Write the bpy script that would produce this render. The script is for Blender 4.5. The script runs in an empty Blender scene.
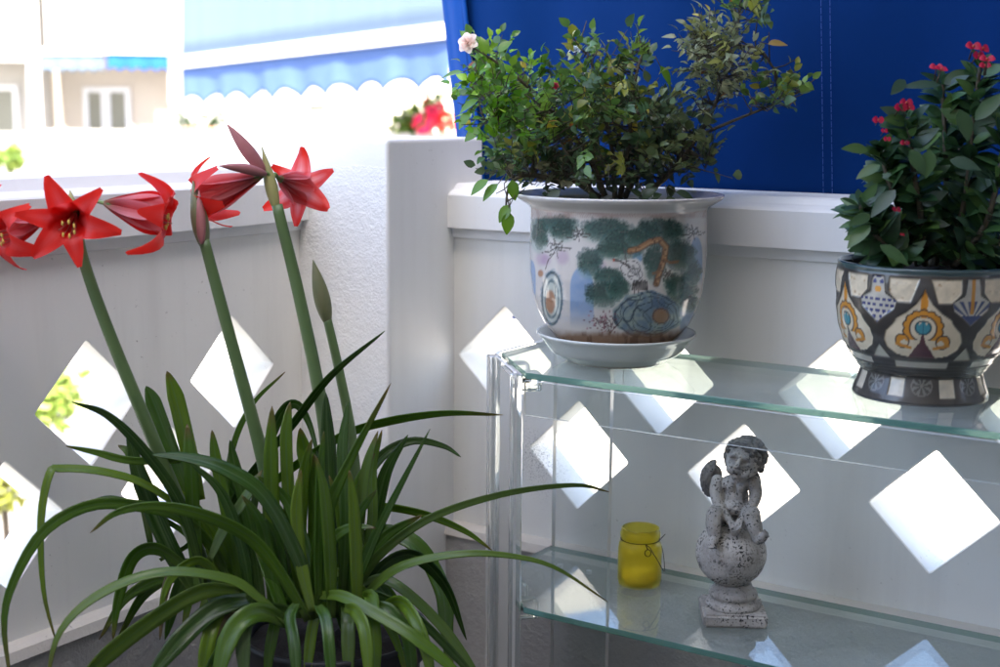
import bpy, bmesh, math, random
import numpy as np
from mathutils import Vector, Matrix, noise as mnoise
from mathutils.geometry import delaunay_2d_cdt

random.seed(7)
rng = np.random.default_rng(7)
scene = bpy.context.scene
COL = scene.collection

# ------------------------------------------------------------------ camera numbers (metres)
CAM = np.array([1.4314, -1.7982, 1.1392])
FW = np.array([-0.5387, 0.8275, -0.1585]); FW /= np.linalg.norm(FW)
R2 = np.array([0.8374, 0.5465, 0.0070]); R2 -= FW * R2.dot(FW); R2 /= np.linalg.norm(R2)
U2 = np.cross(R2, FW)
FPX = 1388.956
RTH = np.array([R2[0], R2[1], 0]); RTH /= np.linalg.norm(RTH)       # horizontal right
TOW = np.array([-FW[0], -FW[1], 0]); TOW /= np.linalg.norm(TOW)     # horizontal, towards the viewer
UP = np.array([0, 0, 1.0])

def ray(x, y): return FW + (x - 500) / FPX * R2 - (y - 333.5) / FPX * U2
def P(x, y, d): return CAM + d * ray(x, y)
def onx(x, y, v): r = ray(x, y); return CAM + r * ((v - CAM[0]) / r[0])
def ony(x, y, v): r = ray(x, y); return CAM + r * ((v - CAM[1]) / r[1])
def onz(x, y, v): r = ray(x, y); return CAM + r * ((v - CAM[2]) / r[2])
def pj(X):
    d = np.asarray(X) - CAM; z = d @ FW
    return np.stack([500 + FPX * (d @ R2) / z, 333.5 - FPX * (d @ U2) / z], -1)
def depth(X): return float((np.asarray(X) - CAM) @ FW)
def zat(x, y, py):                                                  # height on a vertical axis seen at picture row py
    lo, hi = -1.0, 3.0
    for _ in range(50):
        m = (lo + hi) / 2
        if pj([x, y, m])[1] > py: lo = m
        else: hi = m
    return (lo + hi) / 2

# ------------------------------------------------------------------ object helpers
def tag(o, label=None, cat=None, group=None, kind=None):
    if label: o['label'] = label
    if cat: o['category'] = cat
    if group: o['group'] = group
    if kind: o['kind'] = kind
    return o
def thing(name, loc, label, cat, group=None):
    o = bpy.data.objects.new(name, None); COL.objects.link(o)
    o.location = Vector(loc); o.empty_display_size = 0.05
    return tag(o, label, cat, group)
def world_off(par):
    v = Vector((0, 0, 0))
    while par is not None:
        v += par.location; par = par.parent
    return v
def add(name, verts, faces, mats, parent=None, origin=None, smooth=True, cols=None, attrs=None, fmat=None, flat=None):
    me = bpy.data.meshes.new(name)
    off = np.array(world_off(parent)) if parent is not None else np.zeros(3)
    org = np.array(origin) if origin is not None else np.zeros(3)
    if parent is not None: org = np.zeros(3)
    V = np.asarray([tuple(v) for v in verts], float) - off - org
    me.from_pydata(V.tolist(), [], [tuple(int(i) for i in f) for f in faces])
    if not isinstance(mats, (list, tuple)): mats = [mats]
    for m in mats: me.materials.append(m)
    if smooth: me.polygons.foreach_set('use_smooth', [True] * len(me.polygons))
    if fmat is not None: me.polygons.foreach_set('material_index', [int(i) for i in fmat])
    if cols is not None:
        a = me.attributes.new('col', 'FLOAT_COLOR', 'POINT')
        c = np.ones((len(V), 4)); c[:, :np.asarray(cols).shape[1]] = cols
        a.data.foreach_set('color', c.ravel())
    if attrs:
        for k, v in attrs.items():
            a = me.attributes.new(k, 'FLOAT', 'POINT'); a.data.foreach_set('value', np.asarray(v, float))
    me.update()
    o = bpy.data.objects.new(name, me); COL.objects.link(o)
    if parent is not None: o.parent = parent
    else: o.location = Vector(org)
    return o
class MB:
    def __init__(s): s.v = []; s.f = []; s.c = []; s.m = []
    def put(s, v, f, col=None, mi=0):
        b = len(s.v); s.v += [tuple(x) for x in v]; s.f += [tuple(i + b for i in q) for q in f]; s.m += [mi] * len(f)
        if col is not None: s.c += ([tuple(col)] * len(v) if np.ndim(col) == 1 else [tuple(q) for q in col])
    def box(s, a, b, col=None, mi=0, bev=0):
        (x0, y0, z0), (x1, y1, z1) = a, b
        s.hull([(x0, y0, z0), (x1, y0, z0), (x1, y1, z0), (x0, y1, z0), (x0, y0, z1), (x1, y0, z1), (x1, y1, z1), (x0, y1, z1)], col, mi)
    def hull(s, v, col=None, mi=0):
        s.put(v, [(0, 3, 2, 1), (4, 5, 6, 7), (0, 1, 5, 4), (1, 2, 6, 5), (2, 3, 7, 6), (3, 0, 4, 7)], col, mi)
    def tube(s, pts, rad, n=8, col=None, mi=0, cap=True):
        pts = [np.array(p, float) for p in pts]; L = len(pts)
        if np.ndim(rad) == 0: rad = [rad] * L
        ref = np.array([0.13, 0.21, 0.97]); V = []
        for i in range(L):
            t = pts[min(i + 1, L - 1)] - pts[max(i - 1, 0)]; t = t / (np.linalg.norm(t) + 1e-12)
            u = ref - t * ref.dot(t)
            if np.linalg.norm(u) < 1e-3: u = np.array([1, 0, 0]) - t * t[0]
            u /= np.linalg.norm(u); ref = u; w = np.cross(t, u)
            for k in range(n):
                a = 2 * math.pi * k / n; V.append(pts[i] + rad[i] * (math.cos(a) * u + math.sin(a) * w))
        F = [(i * n + k, i * n + (k + 1) % n, (i + 1) * n + (k + 1) % n, (i + 1) * n + k) for i in range(L - 1) for k in range(n)]
        if cap: F += [tuple(range(n - 1, -1, -1)), tuple((L - 1) * n + k for k in range(n))]
        s.put(V, F, col, mi)
    def ell(s, c, ax, n=10, m=7, col=None, mi=0):                   # ellipsoid, ax = 3 axis vectors
        c = np.array(c); V = []; F = []
        for j in range(m + 1):
            ph = math.pi * j / m
            for k in range(n):
                a = 2 * math.pi * k / n
                V.append(c + ax[0] * math.sin(ph) * math.cos(a) + ax[1] * math.sin(ph) * math.sin(a) + ax[2] * math.cos(ph))
        for j in range(m):
            for k in range(n): F.append((j * n + k, (j + 1) * n + k, (j + 1) * n + (k + 1) % n, j * n + (k + 1) % n))
        s.put(V, F, col, mi)
    def build(s, name, mats, parent=None, origin=None, smooth=False, **k):
        return add(name, s.v, s.f, mats, parent, origin, smooth, cols=(np.array(s.c) if len(s.c) == len(s.v) and s.c else None), fmat=s.m, **k)
def lathe(prof, c, n=64, wob=None):
    V = []; F = []; m = len(prof)
    for k in range(n):
        a = 2 * math.pi * k / n
        for r, z in prof: V.append((c[0] + r * math.cos(a), c[1] + r * math.sin(a), z))
    for k in range(n):
        k2 = (k + 1) % n
        for j in range(m - 1): F.append((k * m + j, k2 * m + j, k2 * m + j + 1, k * m + j + 1))
    return V, F
def interp_prof(pts, n):                                            # smooth resample of (r,z) points
    pts = np.array(pts, float); d = np.r_[0, np.cumsum(np.hypot(*np.diff(pts, axis=0).T))]
    t = np.linspace(0, d[-1], n)
    return np.stack([np.interp(t, d, pts[:, 0]), np.interp(t, d, pts[:, 1])], 1)
def catmull(pts, n):
    p = np.array(pts, float); p = np.vstack([2 * p[0] - p[1], p, 2 * p[-1] - p[-2]]); out = []
    segs = len(p) - 3
    for t in np.linspace(0, segs, n):
        i = min(int(t), segs - 1); u = t - i; a, b, c, d = p[i:i + 4]
        out.append(.5 * ((2 * b) + (-a + c) * u + (2 * a - 5 * b + 4 * c - d) * u * u + (-a + 3 * b - 3 * c + d) * u ** 3))
    return np.array(out)
def unit(v): v = np.asarray(v, float); return v / (np.linalg.norm(v) + 1e-12)
def remeshed(mb, voxel, smooth_it=4, fac=.5):
    me = bpy.data.meshes.new('tmp'); me.from_pydata([tuple(v) for v in mb.v], [], mb.f)
    o = bpy.data.objects.new('tmp', me); COL.objects.link(o)
    r = o.modifiers.new('r', 'REMESH'); r.mode = 'VOXEL'; r.voxel_size = voxel
    if smooth_it:
        s = o.modifiers.new('s', 'SMOOTH'); s.iterations = smooth_it; s.factor = fac
    dg = bpy.context.evaluated_depsgraph_get(); ev = o.evaluated_get(dg); m2 = bpy.data.meshes.new_from_object(ev)
    V = [tuple(v.co) for v in m2.vertices]; F = [tuple(p.vertices) for p in m2.polygons]
    bpy.data.objects.remove(o); bpy.data.meshes.remove(me); bpy.data.meshes.remove(m2)
    return V, F

# ------------------------------------------------------------------ materials
class Mat:
    def __init__(s, name):
        s.m = bpy.data.materials.new(name); s.m.use_nodes = True; s.t = s.m.node_tree; s.n = s.t.nodes; s.l = s.t.links
        s.b = s.n['Principled BSDF']; s.o = s.n['Material Output']
    def node(s, typ, **k):
        x = s.n.new(typ)
        for a, v in k.items():
            if a in ('inputs',):
                for i, w in v.items(): x.inputs[i].default_value = w
            else: setattr(x, a, v)
        return x
    def ln(s, a, b): s.l.new(a, b)
    def coord(s): return s.node('ShaderNodeTexCoord').outputs['Object']
    def pos(s): return s.node('ShaderNodeNewGeometry').outputs['Position']
    def noise(s, sc, det=4, rough=.55, co=None):
        x = s.node('ShaderNodeTexNoise', inputs={'Scale': sc, 'Detail': det, 'Roughness': rough}); s.ln(co or s.coord(), x.inputs['Vector']); return x.outputs['Fac']
    def ramp(s, f, stops):
        r = s.node('ShaderNodeValToRGB'); e = r.color_ramp.elements
        while len(e) < len(stops): e.new(.5)
        for i, (p, c) in enumerate(stops): e[i].position = p; e[i].color = (*c, 1) if len(c) == 3 else c
        s.ln(f, r.inputs[0]); return r.outputs[0]
    def mix(s, f, a, b, mode='MIX'):
        x = s.node('ShaderNodeMix', data_type='RGBA', blend_type=mode)
        if isinstance(f, (int, float)): x.inputs[0].default_value = f
        else: s.ln(f, x.inputs[0])
        for i, v in ((6, a), (7, b)):
            if isinstance(v, tuple): x.inputs[i].default_value = (*v, 1)
            else: s.ln(v, x.inputs[i])
        return x.outputs[2]
    def math(s, op, a, b=None, c=None):
        x = s.node('ShaderNodeMath', operation=op)
        for i, v in enumerate((a, b, c)):
            if v is None: continue
            if isinstance(v, (int, float)): x.inputs[i].default_value = v
            else: s.ln(v, x.inputs[i])
        return x.outputs[0]
    def bump(s, h, st=.3, dist=.002, nrm=None):
        b = s.node('ShaderNodeBump', inputs={'Strength': st, 'Distance': dist}); s.ln(h, b.inputs['Height'])
        if nrm: s.ln(nrm, b.inputs['Normal'])
        s.ln(b.outputs[0], s.b.inputs['Normal']); return b.outputs[0]
    def attr(s, n): return s.node('ShaderNodeAttribute', attribute_name=n)
    def base(s, c):
        if isinstance(c, tuple): s.b.inputs['Base Color'].default_value = (*c, 1)
        else: s.ln(c, s.b.inputs['Base Color'])
    def set(s, **k):
        for a, v in k.items(): s.b.inputs[a.replace('_', ' ')].default_value = v
        return s
def plain(name, c, rough=.6, vary=.12, sc=8, bump=0, bsc=60, **k):
    M = Mat(name); f = M.noise(sc)
    M.base(M.mix(f, tuple(x * (1 - vary) for x in c), tuple(min(1, x * (1 + vary)) for x in c)))
    M.set(Roughness=rough, **k)
    if bump: M.bump(M.noise(bsc, 5), bump, .004)
    return M.m
def wall_mat(name, c, bump, bsc, dist=.002, dirt=.5, mold=False, zcut=None):
    M = Mat(name); co = M.pos()
    f = M.noise(3.0, 6, .6, co); base = M.mix(f, tuple(x * .94 for x in c), tuple(min(1, x * 1.04) for x in c))
    st = M.node('ShaderNodeMapping', inputs={'Scale': (14, 14, 1.1)}); M.ln(co, st.inputs[0])
    streak = M.noise(1.0, 5, .6, st.outputs[0])
    base = M.mix(M.ramp(streak, [(.5, (0, 0, 0)), (.8, (dirt * .5,) * 3)]), base, (.52, .50, .46))
    sp = M.noise(130, 3, .6, co); big = M.noise(5, 3, .5, co)
    spots = M.math('MULTIPLY', M.ramp(sp, [(.665, (0, 0, 0)), (.70, (1, 1, 1))]), M.ramp(big, [(.52, (0, 0, 0)), (.68, (1, 1, 1))]))
    base = M.mix(M.math('MULTIPLY', spots, dirt), base, (.2, .17, .14))
    if mold:
        for (cx, cy, cz, rad, thr) in ((.324, 0.01, .610, .048, .56), (.345, 0.02, .575, .055, .60), (.30, 0, .655, .04, .64)):
            d = M.node('ShaderNodeVectorMath', operation='DISTANCE'); M.ln(co, d.inputs[0]); d.inputs[1].default_value = (cx, cy, cz)
            near = M.ramp(d.outputs['Value'], [(rad * .2, (1, 1, 1)), (rad, (0, 0, 0))])
            nn = M.noise(420, 2, .6, co)
            k = M.math('MULTIPLY', M.ramp(nn, [(thr, (0, 0, 0)), (thr + .05, (1, 1, 1))]), near)
            base = M.mix(M.math('MULTIPLY', k, .85), base, (.07, .06, .05))
    M.base(base); M.set(Roughness=.55)
    h = M.noise(bsc, 6, .6, co); h2 = M.noise(bsc * .22, 4, .6, co)
    hh = M.math('ADD', h, M.math('MULTIPLY', h2, 1.3))
    if zcut:
        sx = M.node('ShaderNodeSeparateXYZ'); M.ln(co, sx.inputs[0]); jz_ = M.math('ADD', sx.outputs['Z'], M.math('MULTIPLY', M.noise(60, 3, .5, co), .012))
        hh = M.math('MULTIPLY', hh, M.math('MULTIPLY_ADD', M.math('LESS_THAN', jz_, zcut), .85, .15))
    M.bump(hh, bump, dist)
    return M.m

W = (.83, .825, .785)
m_wall = wall_mat('white_painted_wall', W, .22, 70, .0015, .65)
m_wallm = wall_mat('white_painted_wall_specked', W, .22, 70, .0015, .55, mold=True)
m_stucco = wall_mat('white_stucco', (.80, .80, .78), .5, 240, .004, .25, zcut=1.062)
m_rough = wall_mat('rough_render', (.36, .35, .335), .8, 110, .004, .9)
m_cap = wall_mat('white_cap_paint', (.82, .82, .81), .12, 40, .0012, .5)
m_pier = wall_mat('pier_side_paint', (.76, .765, .76), .15, 60, .001, .5)
m_ledge = wall_mat('dirty_ledge_paint', (.62, .58, .52), .5, 90, .003, 1.0)

# ------------------------------------------------------------------ balcony walls with diamond openings
DW, DH, TH = .0885, .0864, .070
Z0, Z1 = .620, .7546
def lattice(u0, u1, zlo, zhi, holes):
    """panel in (u,z) with diamond holes; returns verts (u,depth,z) and faces. depth 0 = inner face, TH = outer face"""
    ch = .0018
    pts = [(u0, zlo), (u1, zlo), (u1, zhi), (u0, zhi)]; edges = [(0, 1), (1, 2), (2, 3), (3, 0)]
    loops = []
    for (cu, cz) in holes:
        b = len(pts); loop = [(cu - DW, cz), (cu, cz - DH), (cu + DW, cz), (cu, cz + DH)]
        # corners softened a little
        lp = []
        for i in range(4):
            p = np.array(loop[i]); a = np.array(loop[i - 1]); c = np.array(loop[(i + 1) % 4])
            e1 = p + unit(a - p) * .005; e2 = p + unit(c - p) * .005
            lp += [tuple(e1), tuple(p * .55 + (e1 + e2) * .225), tuple(e2)]
        loops.append((cu, cz, len(pts), len(lp))); pts += lp
        edges += [(b + i, b + (i + 1) % len(lp)) for i in range(len(lp))]
    vo, eo, fo, ov, oe, of = delaunay_2d_cdt([Vector(p) for p in pts], edges, [], 0, 1e-6)
    def inside(c):
        return any(abs(c[0] - h[0]) / DW + abs(c[1] - h[1]) / DH < .999 for h in holes)
    tri = []
    for f in fo:
        c = sum((vo[i] for i in f), Vector((0, 0))) / len(f)
        if not inside(c): tri.append(tuple(f))
    N = len(vo); V = []; F = []
    V += [(v.x, 0, v.y) for v in vo]; F += [t for t in tri]
    V += [(v.x, TH, v.y) for v in vo]; F += [tuple(N + i for i in reversed(t)) for t in tri]
    inv = {}
    for i, o in enumerate(ov):
        for k in o: inv[k] = i
    for (cu, cz, b, n) in loops:
        ids = [inv[b + i] for i in range(n)]
        ring = []
        base = len(V)
        for i in ids:
            p = vo[i]; d = unit(np.array([cu - p.x, cz - p.y])) * ch
            V.append((p.x + d[0], ch * 1.2, p.y + d[1]))
        for k in range(n):
            k2 = (k + 1) % n
            F.append((ids[k], ids[k2], base + k2, base + k)); F.append((base + k, base + k2, N + ids[k2], N + ids[k]))
    # outer border
    ids = [inv[i] for i in range(4)]
    for k in range(4): F.append((ids[k], ids[(k + 1) % 4], N + ids[(k + 1) % 4], N + ids[k]))
    return V, F
def sweep_profile(prof, u0, u1):                                    # prof: closed (depth,z) polygon swept along u
    n = len(prof); V = [(u0, d, z) for d, z in prof] + [(u1, d, z) for d, z in prof]
    F = [(i, (i + 1) % n, n + (i + 1) % n, n + i) for i in range(n)] + [tuple(range(n)), tuple(range(2 * n - 1, n - 1, -1))]
    return V, F
def cap_prof(zb, zf, zt):
    return [(-.018, zb), (.115, zb), (.115, zt), (.012, zt), (.006, zt - .002), (-.002, zf + .009), (-.010, zf + .006), (-.0155, zf + .003), (-.018, zf)]
XR, YL = .2691, .3209
right = thing('balcony_wall', (1.6, 0, .1), 'white balcony wall with diamond openings behind the glass shelf unit', 'wall')
LEFT_END, RIGHT_END = 3.2, 2.8
holes = [(XR + .27 * i, Z1) for i in range(0, 9)] + [(XR + .135 + .27 * i, Z0) for i in range(0, 9)]
V, F = lattice(.173, RIGHT_END, .474, .957, holes)
add('lattice_panel', [(u, d, z) for u, d, z in V], F, m_wallm, right, smooth=False)
V, F = sweep_profile(cap_prof(.9575, 1.008, 1.026), .173, RIGHT_END); add('wall_cap', V, F, m_cap, right, smooth=False)
V, F = sweep_profile([(-.0045, .9415), (-.0005, .9405), (-.0005, .9572), (-.006, .9572)], .173, RIGHT_END); add('moulding', V, F, m_cap, right, smooth=False)
V, F = sweep_profile([(-.022, -.02), (.09, -.02), (.09, .4735), (-.013, .4735), (-.019, .471), (-.022, .467)], .173, RIGHT_END); add('plinth', V, F, m_rough, right, smooth=False)
V, F = sweep_profile([(-.0265, .4605), (-.0222, .4600), (-.0192, .4715), (-.0132, .4738), (-.0005, .4742), (-.0005, .4785), (-.012, .4770), (-.022, .4735)], .173, RIGHT_END); add('ledge', V, F, m_ledge, right, smooth=False)

left = thing('balcony_wall', (0, -1.6, .1), 'white balcony wall with diamond openings behind the red amaryllis', 'wall')
holes = [(YL + .27 * i, Z1) for i in range(0, 11)] + [(YL + .135 + .27 * i, Z0) for i in range(0, 11)]
V, F = lattice(.170, LEFT_END, .466, .971, holes)
fl = lambda V: [(-d, -u, z) for u, d, z in V]
add('lattice_panel', fl(V), F, m_wall, left, smooth=False)
V, F = sweep_profile(cap_prof(.9715, 1.028, 1.054), .170, LEFT_END); add('wall_cap', fl(V), F, m_cap, left, smooth=False)
V, F = sweep_profile([(-.0045, .9555), (-.0005, .9545), (-.0005, .9712), (-.006, .9712)], .170, LEFT_END); add('moulding', fl(V), F, m_cap, left, smooth=False)
V, F = sweep_profile([(-.022, -.02), (.09, -.02), (.09, .4655), (-.013, .4655), (-.019, .463), (-.022, .459)], .170, LEFT_END); add('plinth', fl(V), F, m_rough, left, smooth=False)
V, F = sweep_profile([(-.0265, .4525), (-.0222, .4520), (-.0192, .4635), (-.0132, .4658), (-.0005, .4662), (-.0005, .4705), (-.012, .4690), (-.022, .4655)], .170, LEFT_END); add('ledge', fl(V), F, m_ledge, left, smooth=False)

# corner pillar: stucco front, smooth painted side, plain head band
pil = thing('corner_pillar', (.08, -.04, .1), 'square white stucco corner pillar where the two balcony walls meet', 'pillar')
def rounded_block(a, b, r=.004, nseg=3, nx=1):
    bm = bmesh.new(); bmesh.ops.create_cube(bm, size=1)
    for v in bm.verts: v.co = Vector([a[i] + (v.co[i] + .5) * (b[i] - a[i]) for i in range(3)])
    bmesh.ops.bevel(bm, geom=bm.edges[:] , offset=r, segments=nseg, affect='EDGES', profile=.5)
    V = [tuple(v.co) for v in bm.verts]; F = [tuple(v.index for v in f.verts) for f in bm.faces]; bm.free(); return V, F
V, F = rounded_block((-.093, -.170, .0), (.173, .0815, 1.0965), .006); 
fm = []
VV = np.array(V)
for f in F:
    n = np.cross(VV[f[1]] - VV[f[0]], VV[f[2]] - VV[f[0]]); n = n / (np.linalg.norm(n) + 1e-12)
    fm.append(1 if n[0] > .5 else 0)
add('shaft', V, F, [m_stucco, m_pier], pil, smooth=False, fmat=fm)
# floor, ceiling, house wall behind the viewer
m_floor = plain('brown_tile_floor', (.16, .13, .11), .5, .15, 6)
b = MB(); b.box((.0, -3.3, -.12), (3.3, .0, .1)); tag(b.build('balcony_floor', m_floor, origin=(1.6, -1.6, .1)), kind='structure')
m_ceil = plain('pale_ceiling', (.60, .59, .56), .7)
b = MB(); b.box((1.05, -3.3, 2.55), (3.6, .3, 2.75)); tag(b.build('unseen_ceiling', m_ceil, origin=(1.6, -1.6, 2.55)), kind='structure')  # slab out of view, cut back so sky light enters from upper left
b = MB(); b.box((-.15, -3.9, -3.2), (9, -3.302, 7.2)); tag(b.build('unseen_house_wall', plain('cream_house_wall', (.68, .65, .60), .8), origin=(1.6, -3.3, .1)), 'unseen cream house wall behind the balcony, raised to block the sun', 'wall')  # out of view, height raised to keep direct sun off the balcony

b = MB(); b.box((3.3, -3.298, -.1), (3.55, .1, 2.548)); tag(b.build('unseen_house_wall', plain('added_end_wall', (.42, .40, .375), .8), origin=(3.4, -1.6, .1)), 'unseen end wall added at the right of the balcony to cut light', 'wall')  # unseen wall added to close the right end and dim the inside
# ------------------------------------------------------------------ blue awning curtain outside the right wall
def cloth_mat(name, c, transl=.25, rough=.75):
    M = Mat(name); co = M.coord()
    mp = M.node('ShaderNodeMapping', inputs={'Scale': (6, 6, .6)}); M.ln(co, mp.inputs[0])
    f = M.noise(2.0, 4, .5, mp.outputs[0]); M.base(M.mix(f, tuple(x * .88 for x in c), tuple(min(1, x * 1.1) for x in c))); M.set(Roughness=rough); M.b.inputs['Specular IOR Level'].default_value = .08
    wv = M.noise(900, 2, .5, co); M.bump(M.math('ADD', wv, M.math('MULTIPLY', f, 3.0)), .12, .002)
    tr = M.node('ShaderNodeBsdfTranslucent'); tr.inputs[0].default_value = (*c, 1)
    mx = M.node('ShaderNodeMixShader'); mx.inputs[0].default_value = transl
    M.ln(M.b.outputs[0], mx.inputs[1]); M.ln(tr.outputs[0], mx.inputs[2]); M.ln(mx.outputs[0], M.o.inputs[0]); return M.m
m_navy = cloth_mat('deep_blue_canvas', (.0004, .026, .135), .05)
m_hem_lit = cloth_mat('blue_canvas_hem_lit', (.001, .050, .25), .06)  # same canvas, outdoor light on the hem put into a lighter colour
cur = thing('awning_curtain', (.8, .14, .9), 'deep blue canvas awning curtain hanging behind the rose bush and the mosaic pot', 'awning')
def cx0(z): return .0603 - .134 * (z - 1.319)
nx, nz = 90, 40; V = []; F = []
for j in range(nz + 1):
    z = .90 + (2.548 - .90) * j / nz
    for i in range(nx + 1):
        s = i / nx; x = cx0(z) + .028 + (2.9 - cx0(z)) * s ** 1.3
        y = .128 + .006 * math.sin(x * 7.0 + .6 * z) * (1 - .4 * s) + .012 * math.exp(-((x - .26) / .06) ** 2) + .004 * math.sin(x * 23) + .0022 * math.sin(x * 41 + 3 * z) * math.exp(-max(0, x - .3) * 1.5) + .002 * math.sin(z * 9 + x * 5)
        V.append((x, y, z))
for j in range(nz):
    for i in range(nx): a = j * (nx + 1) + i; F.append((a, a + 1, a + nx + 2, a + nx + 1))
o = add('canvas_panel', V, F, m_navy, cur); sm = o.modifiers.new('th', 'SOLIDIFY'); sm.thickness = .0015
V = []; F = []; q = 8; nz = 40
for j in range(nz + 1):
    z = .795 + (2.546 - .795) * j / nz
    for i in range(q + 1):
        s = i / q; V.append((cx0(z) + (.0455 + .055 * min(1, max(0, (.95 - z) / .12))) * s - .046 * (1 - s), .125 + .065 * (1 - s) + .0022 * math.sin(s * 9.5), z))
for j in range(nz):
    for i in range(q): a = j * (q + 1) + i; F.append((a, a + 1, a + q + 2, a + q + 1))
o = add('hem', V, F, m_hem_lit, cur); sm = o.modifiers.new('th', 'SOLIDIFY'); sm.thickness = .0018
m_thread = plain('pale_blue_thread', (.05, .12, .42), .8)
for px in (820, 829):
    a = ony(px, 0, .118); c_ = ony(px + 2.5, 185, .118); d = (a - c_) / (a[2] - c_[2])
    b = MB()
    for k in range(150):                                            # running stitches
        z0 = .93 + k * .0105
        p0 = c_ + d * (z0 - c_[2]); p1 = c_ + d * (z0 + .0085 - c_[2]); 
        for p in (p0, p1): p[1] = .128 + .006 * math.sin(p[0] * 7.0 + .6 * p[2]) * .8 + .004 * math.sin(p[0] * 23) - .0012
        b.tube([p0, p1], .0004, 4)
    b.build('stitching', m_thread, cur)

# ------------------------------------------------------------------ glass shelf unit
def clear_mat(name, tint, ior=1.5, edge=False, haze=0.0):
    M = Mat(name)
    gl = M.node('ShaderNodeBsdfGlossy', inputs={'Roughness': .02}); tr = M.node('ShaderNodeBsdfTransparent'); tr.inputs[0].default_value = (*tint, 1)
    geo = M.node('ShaderNodeNewGeometry'); dp = M.node('ShaderNodeVectorMath', operation='DOT_PRODUCT'); M.ln(geo.outputs['Incoming'], dp.inputs[0]); M.ln(geo.outputs['Normal'], dp.inputs[1])
    r0 = ((ior - 1) / (ior + 1)) ** 2; g1 = M.math('POWER', M.math('SUBTRACT', 1.0, M.math('ABSOLUTE', dp.outputs['Value'])), 5.0); fr = M.math('MULTIPLY_ADD', g1, (1 - r0), r0); mx = M.node('ShaderNodeMixShader')
    M.ln(fr, mx.inputs[0]); M.ln(tr.outputs[0], mx.inputs[1]); M.ln(gl.outputs[0], mx.inputs[2])
    out = mx.outputs[0]
    if haze:
        df = M.node('ShaderNodeBsdfDiffuse'); df.inputs[0].default_value = (.8, .84, .82, 1)
        m2 = M.node('ShaderNodeMixShader'); f = M.noise(14, 6, .65); 
        M.ln(M.math('MULTIPLY', M.ramp(f, [(.3, (.35,) * 3), (.75, (1, 1, 1))]), haze), m2.inputs[0])
        M.ln(out, m2.inputs[1]); M.ln(df.outputs[0], m2.inputs[2]); out = m2.outputs[0]
    M.ln(out, M.o.inputs[0]); return M.m
m_glass = clear_mat('sheet_glass', (.90, .955, .93), 1.55, haze=.16)
Mg = Mat('glass_edge'); Mg.base(Mg.mix(Mg.noise(9), (.05, .17, .13), (.16, .32, .26))); Mg.set(Roughness=.15); Mg.b.inputs['Transmission Weight'].default_value = .35
m_gedge = Mg.m
m_acr = Mat('clear_acrylic').set(Roughness=.03, IOR=1.49); m_acr.base((.97, .985, .98)); m_acr.b.inputs['Transmission Weight'].default_value = .88; m_acr = m_acr.m
m_acrf = clear_mat('acrylic_sheet', (.93, .945, .94), 1.49, haze=.06)
m_acre = Mat('acrylic_polished_edge').set(Roughness=.12); m_acre.base((.86, .86, .84)); m_acre.b.inputs['Transmission Weight'].default_value = .05; m_acre = m_acre.m
ZT, ZL = .806, .490; XE = 1.75
def glass_outline(): return [(.500, -.306), (XE - .11, -.306), (XE, -.197), (XE, -.058), (.392, -.058), (.392, -.197)]
def slab(poly, z0, z1, face_m, edge_m, name, parent, bev=.0012):
    n = len(poly); c = np.mean(poly, axis=0); ins = [tuple(np.array(p) + unit(c - np.array(p)) * bev) for p in poly]
    V = [(x, y, z0) for x, y in ins] + [(x, y, z0 + bev) for x, y in poly] + [(x, y, z1 - bev) for x, y in poly] + [(x, y, z1) for x, y in ins]
    F = [tuple(reversed(range(n)))]; M_ = [0]
    for L in range(3):
        for i in range(n): F.append((L * n + i, L * n + (i + 1) % n, (L + 1) * n + (i + 1) % n, (L + 1) * n + i)); M_.append(1)
    F.append(tuple(3 * n + i for i in range(n))); M_.append(0)
    return add(name, V, F, [face_m, edge_m], parent, smooth=False, fmat=M_)
shelf = thing('shelf_unit', (1.07, -.18, .1), 'two tier glass shelf unit with clear acrylic legs along the right wall', 'shelf')
slab(glass_outline(), ZT - .008, ZT, m_glass, m_gedge, 'glass_shelf', shelf)
low = slab(glass_outline(), ZL - .008, ZL, m_glass, m_gedge, 'glass_shelf', shelf)
m_disc = plain('frosted_disc', (.45, .47, .47), .4)
m_steel = plain('screw_steel', (.10, .085, .06), .4, Metallic=.8)
for (px, py) in ((560, 559), (589, 565)):
    c = onz(px, py, ZL); b = MB(); b.tube([(c[0], c[1], ZL - .0130), (c[0], c[1], ZL - .0082)], .0042, 16); b.build('glass_pad', m_disc, shelf)
def plate(p0, p1, th, z0, z1, name, rnd=0.0):
    """upright acrylic plate between two plan points, faces clear, edges brighter, optional rounded top"""
    p0 = np.array(p0); p1 = np.array(p1); t = unit(p1 - p0); n = np.array([-t[1], t[0]]) * th / 2; L = np.linalg.norm(p1 - p0)
    prof = [(0, z0), (L, z0)]
    if rnd:
        for k in range(7): a = k / 6 * math.pi / 2; prof.append((L - rnd + rnd * math.cos(a), z1 - rnd + rnd * math.sin(a)))
        for k in range(7): a = math.pi / 2 + k / 6 * math.pi / 2; prof.append((rnd + rnd * math.cos(a), z1 - rnd + rnd * math.sin(a)))
    else: prof += [(L, z1), (0, z1)]
    k = len(prof); V = []
    for sg in (-1, 1):
        for s, z in prof: q = p0 + t * s + n * sg; V.append((q[0], q[1], z))
    F = [tuple(range(k)), tuple(reversed(range(k, 2 * k)))]; M_ = [0, 0]
    for i in range(k): F.append((i, (i + 1) % k, k + (i + 1) % k, k + i)); M_.append(1)
    return add(name, V, F, [m_acrf, m_acre], shelf, smooth=False, fmat=M_)
def xm(x): return .392 + XE - x                                     # mirrored at the far right end
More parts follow.
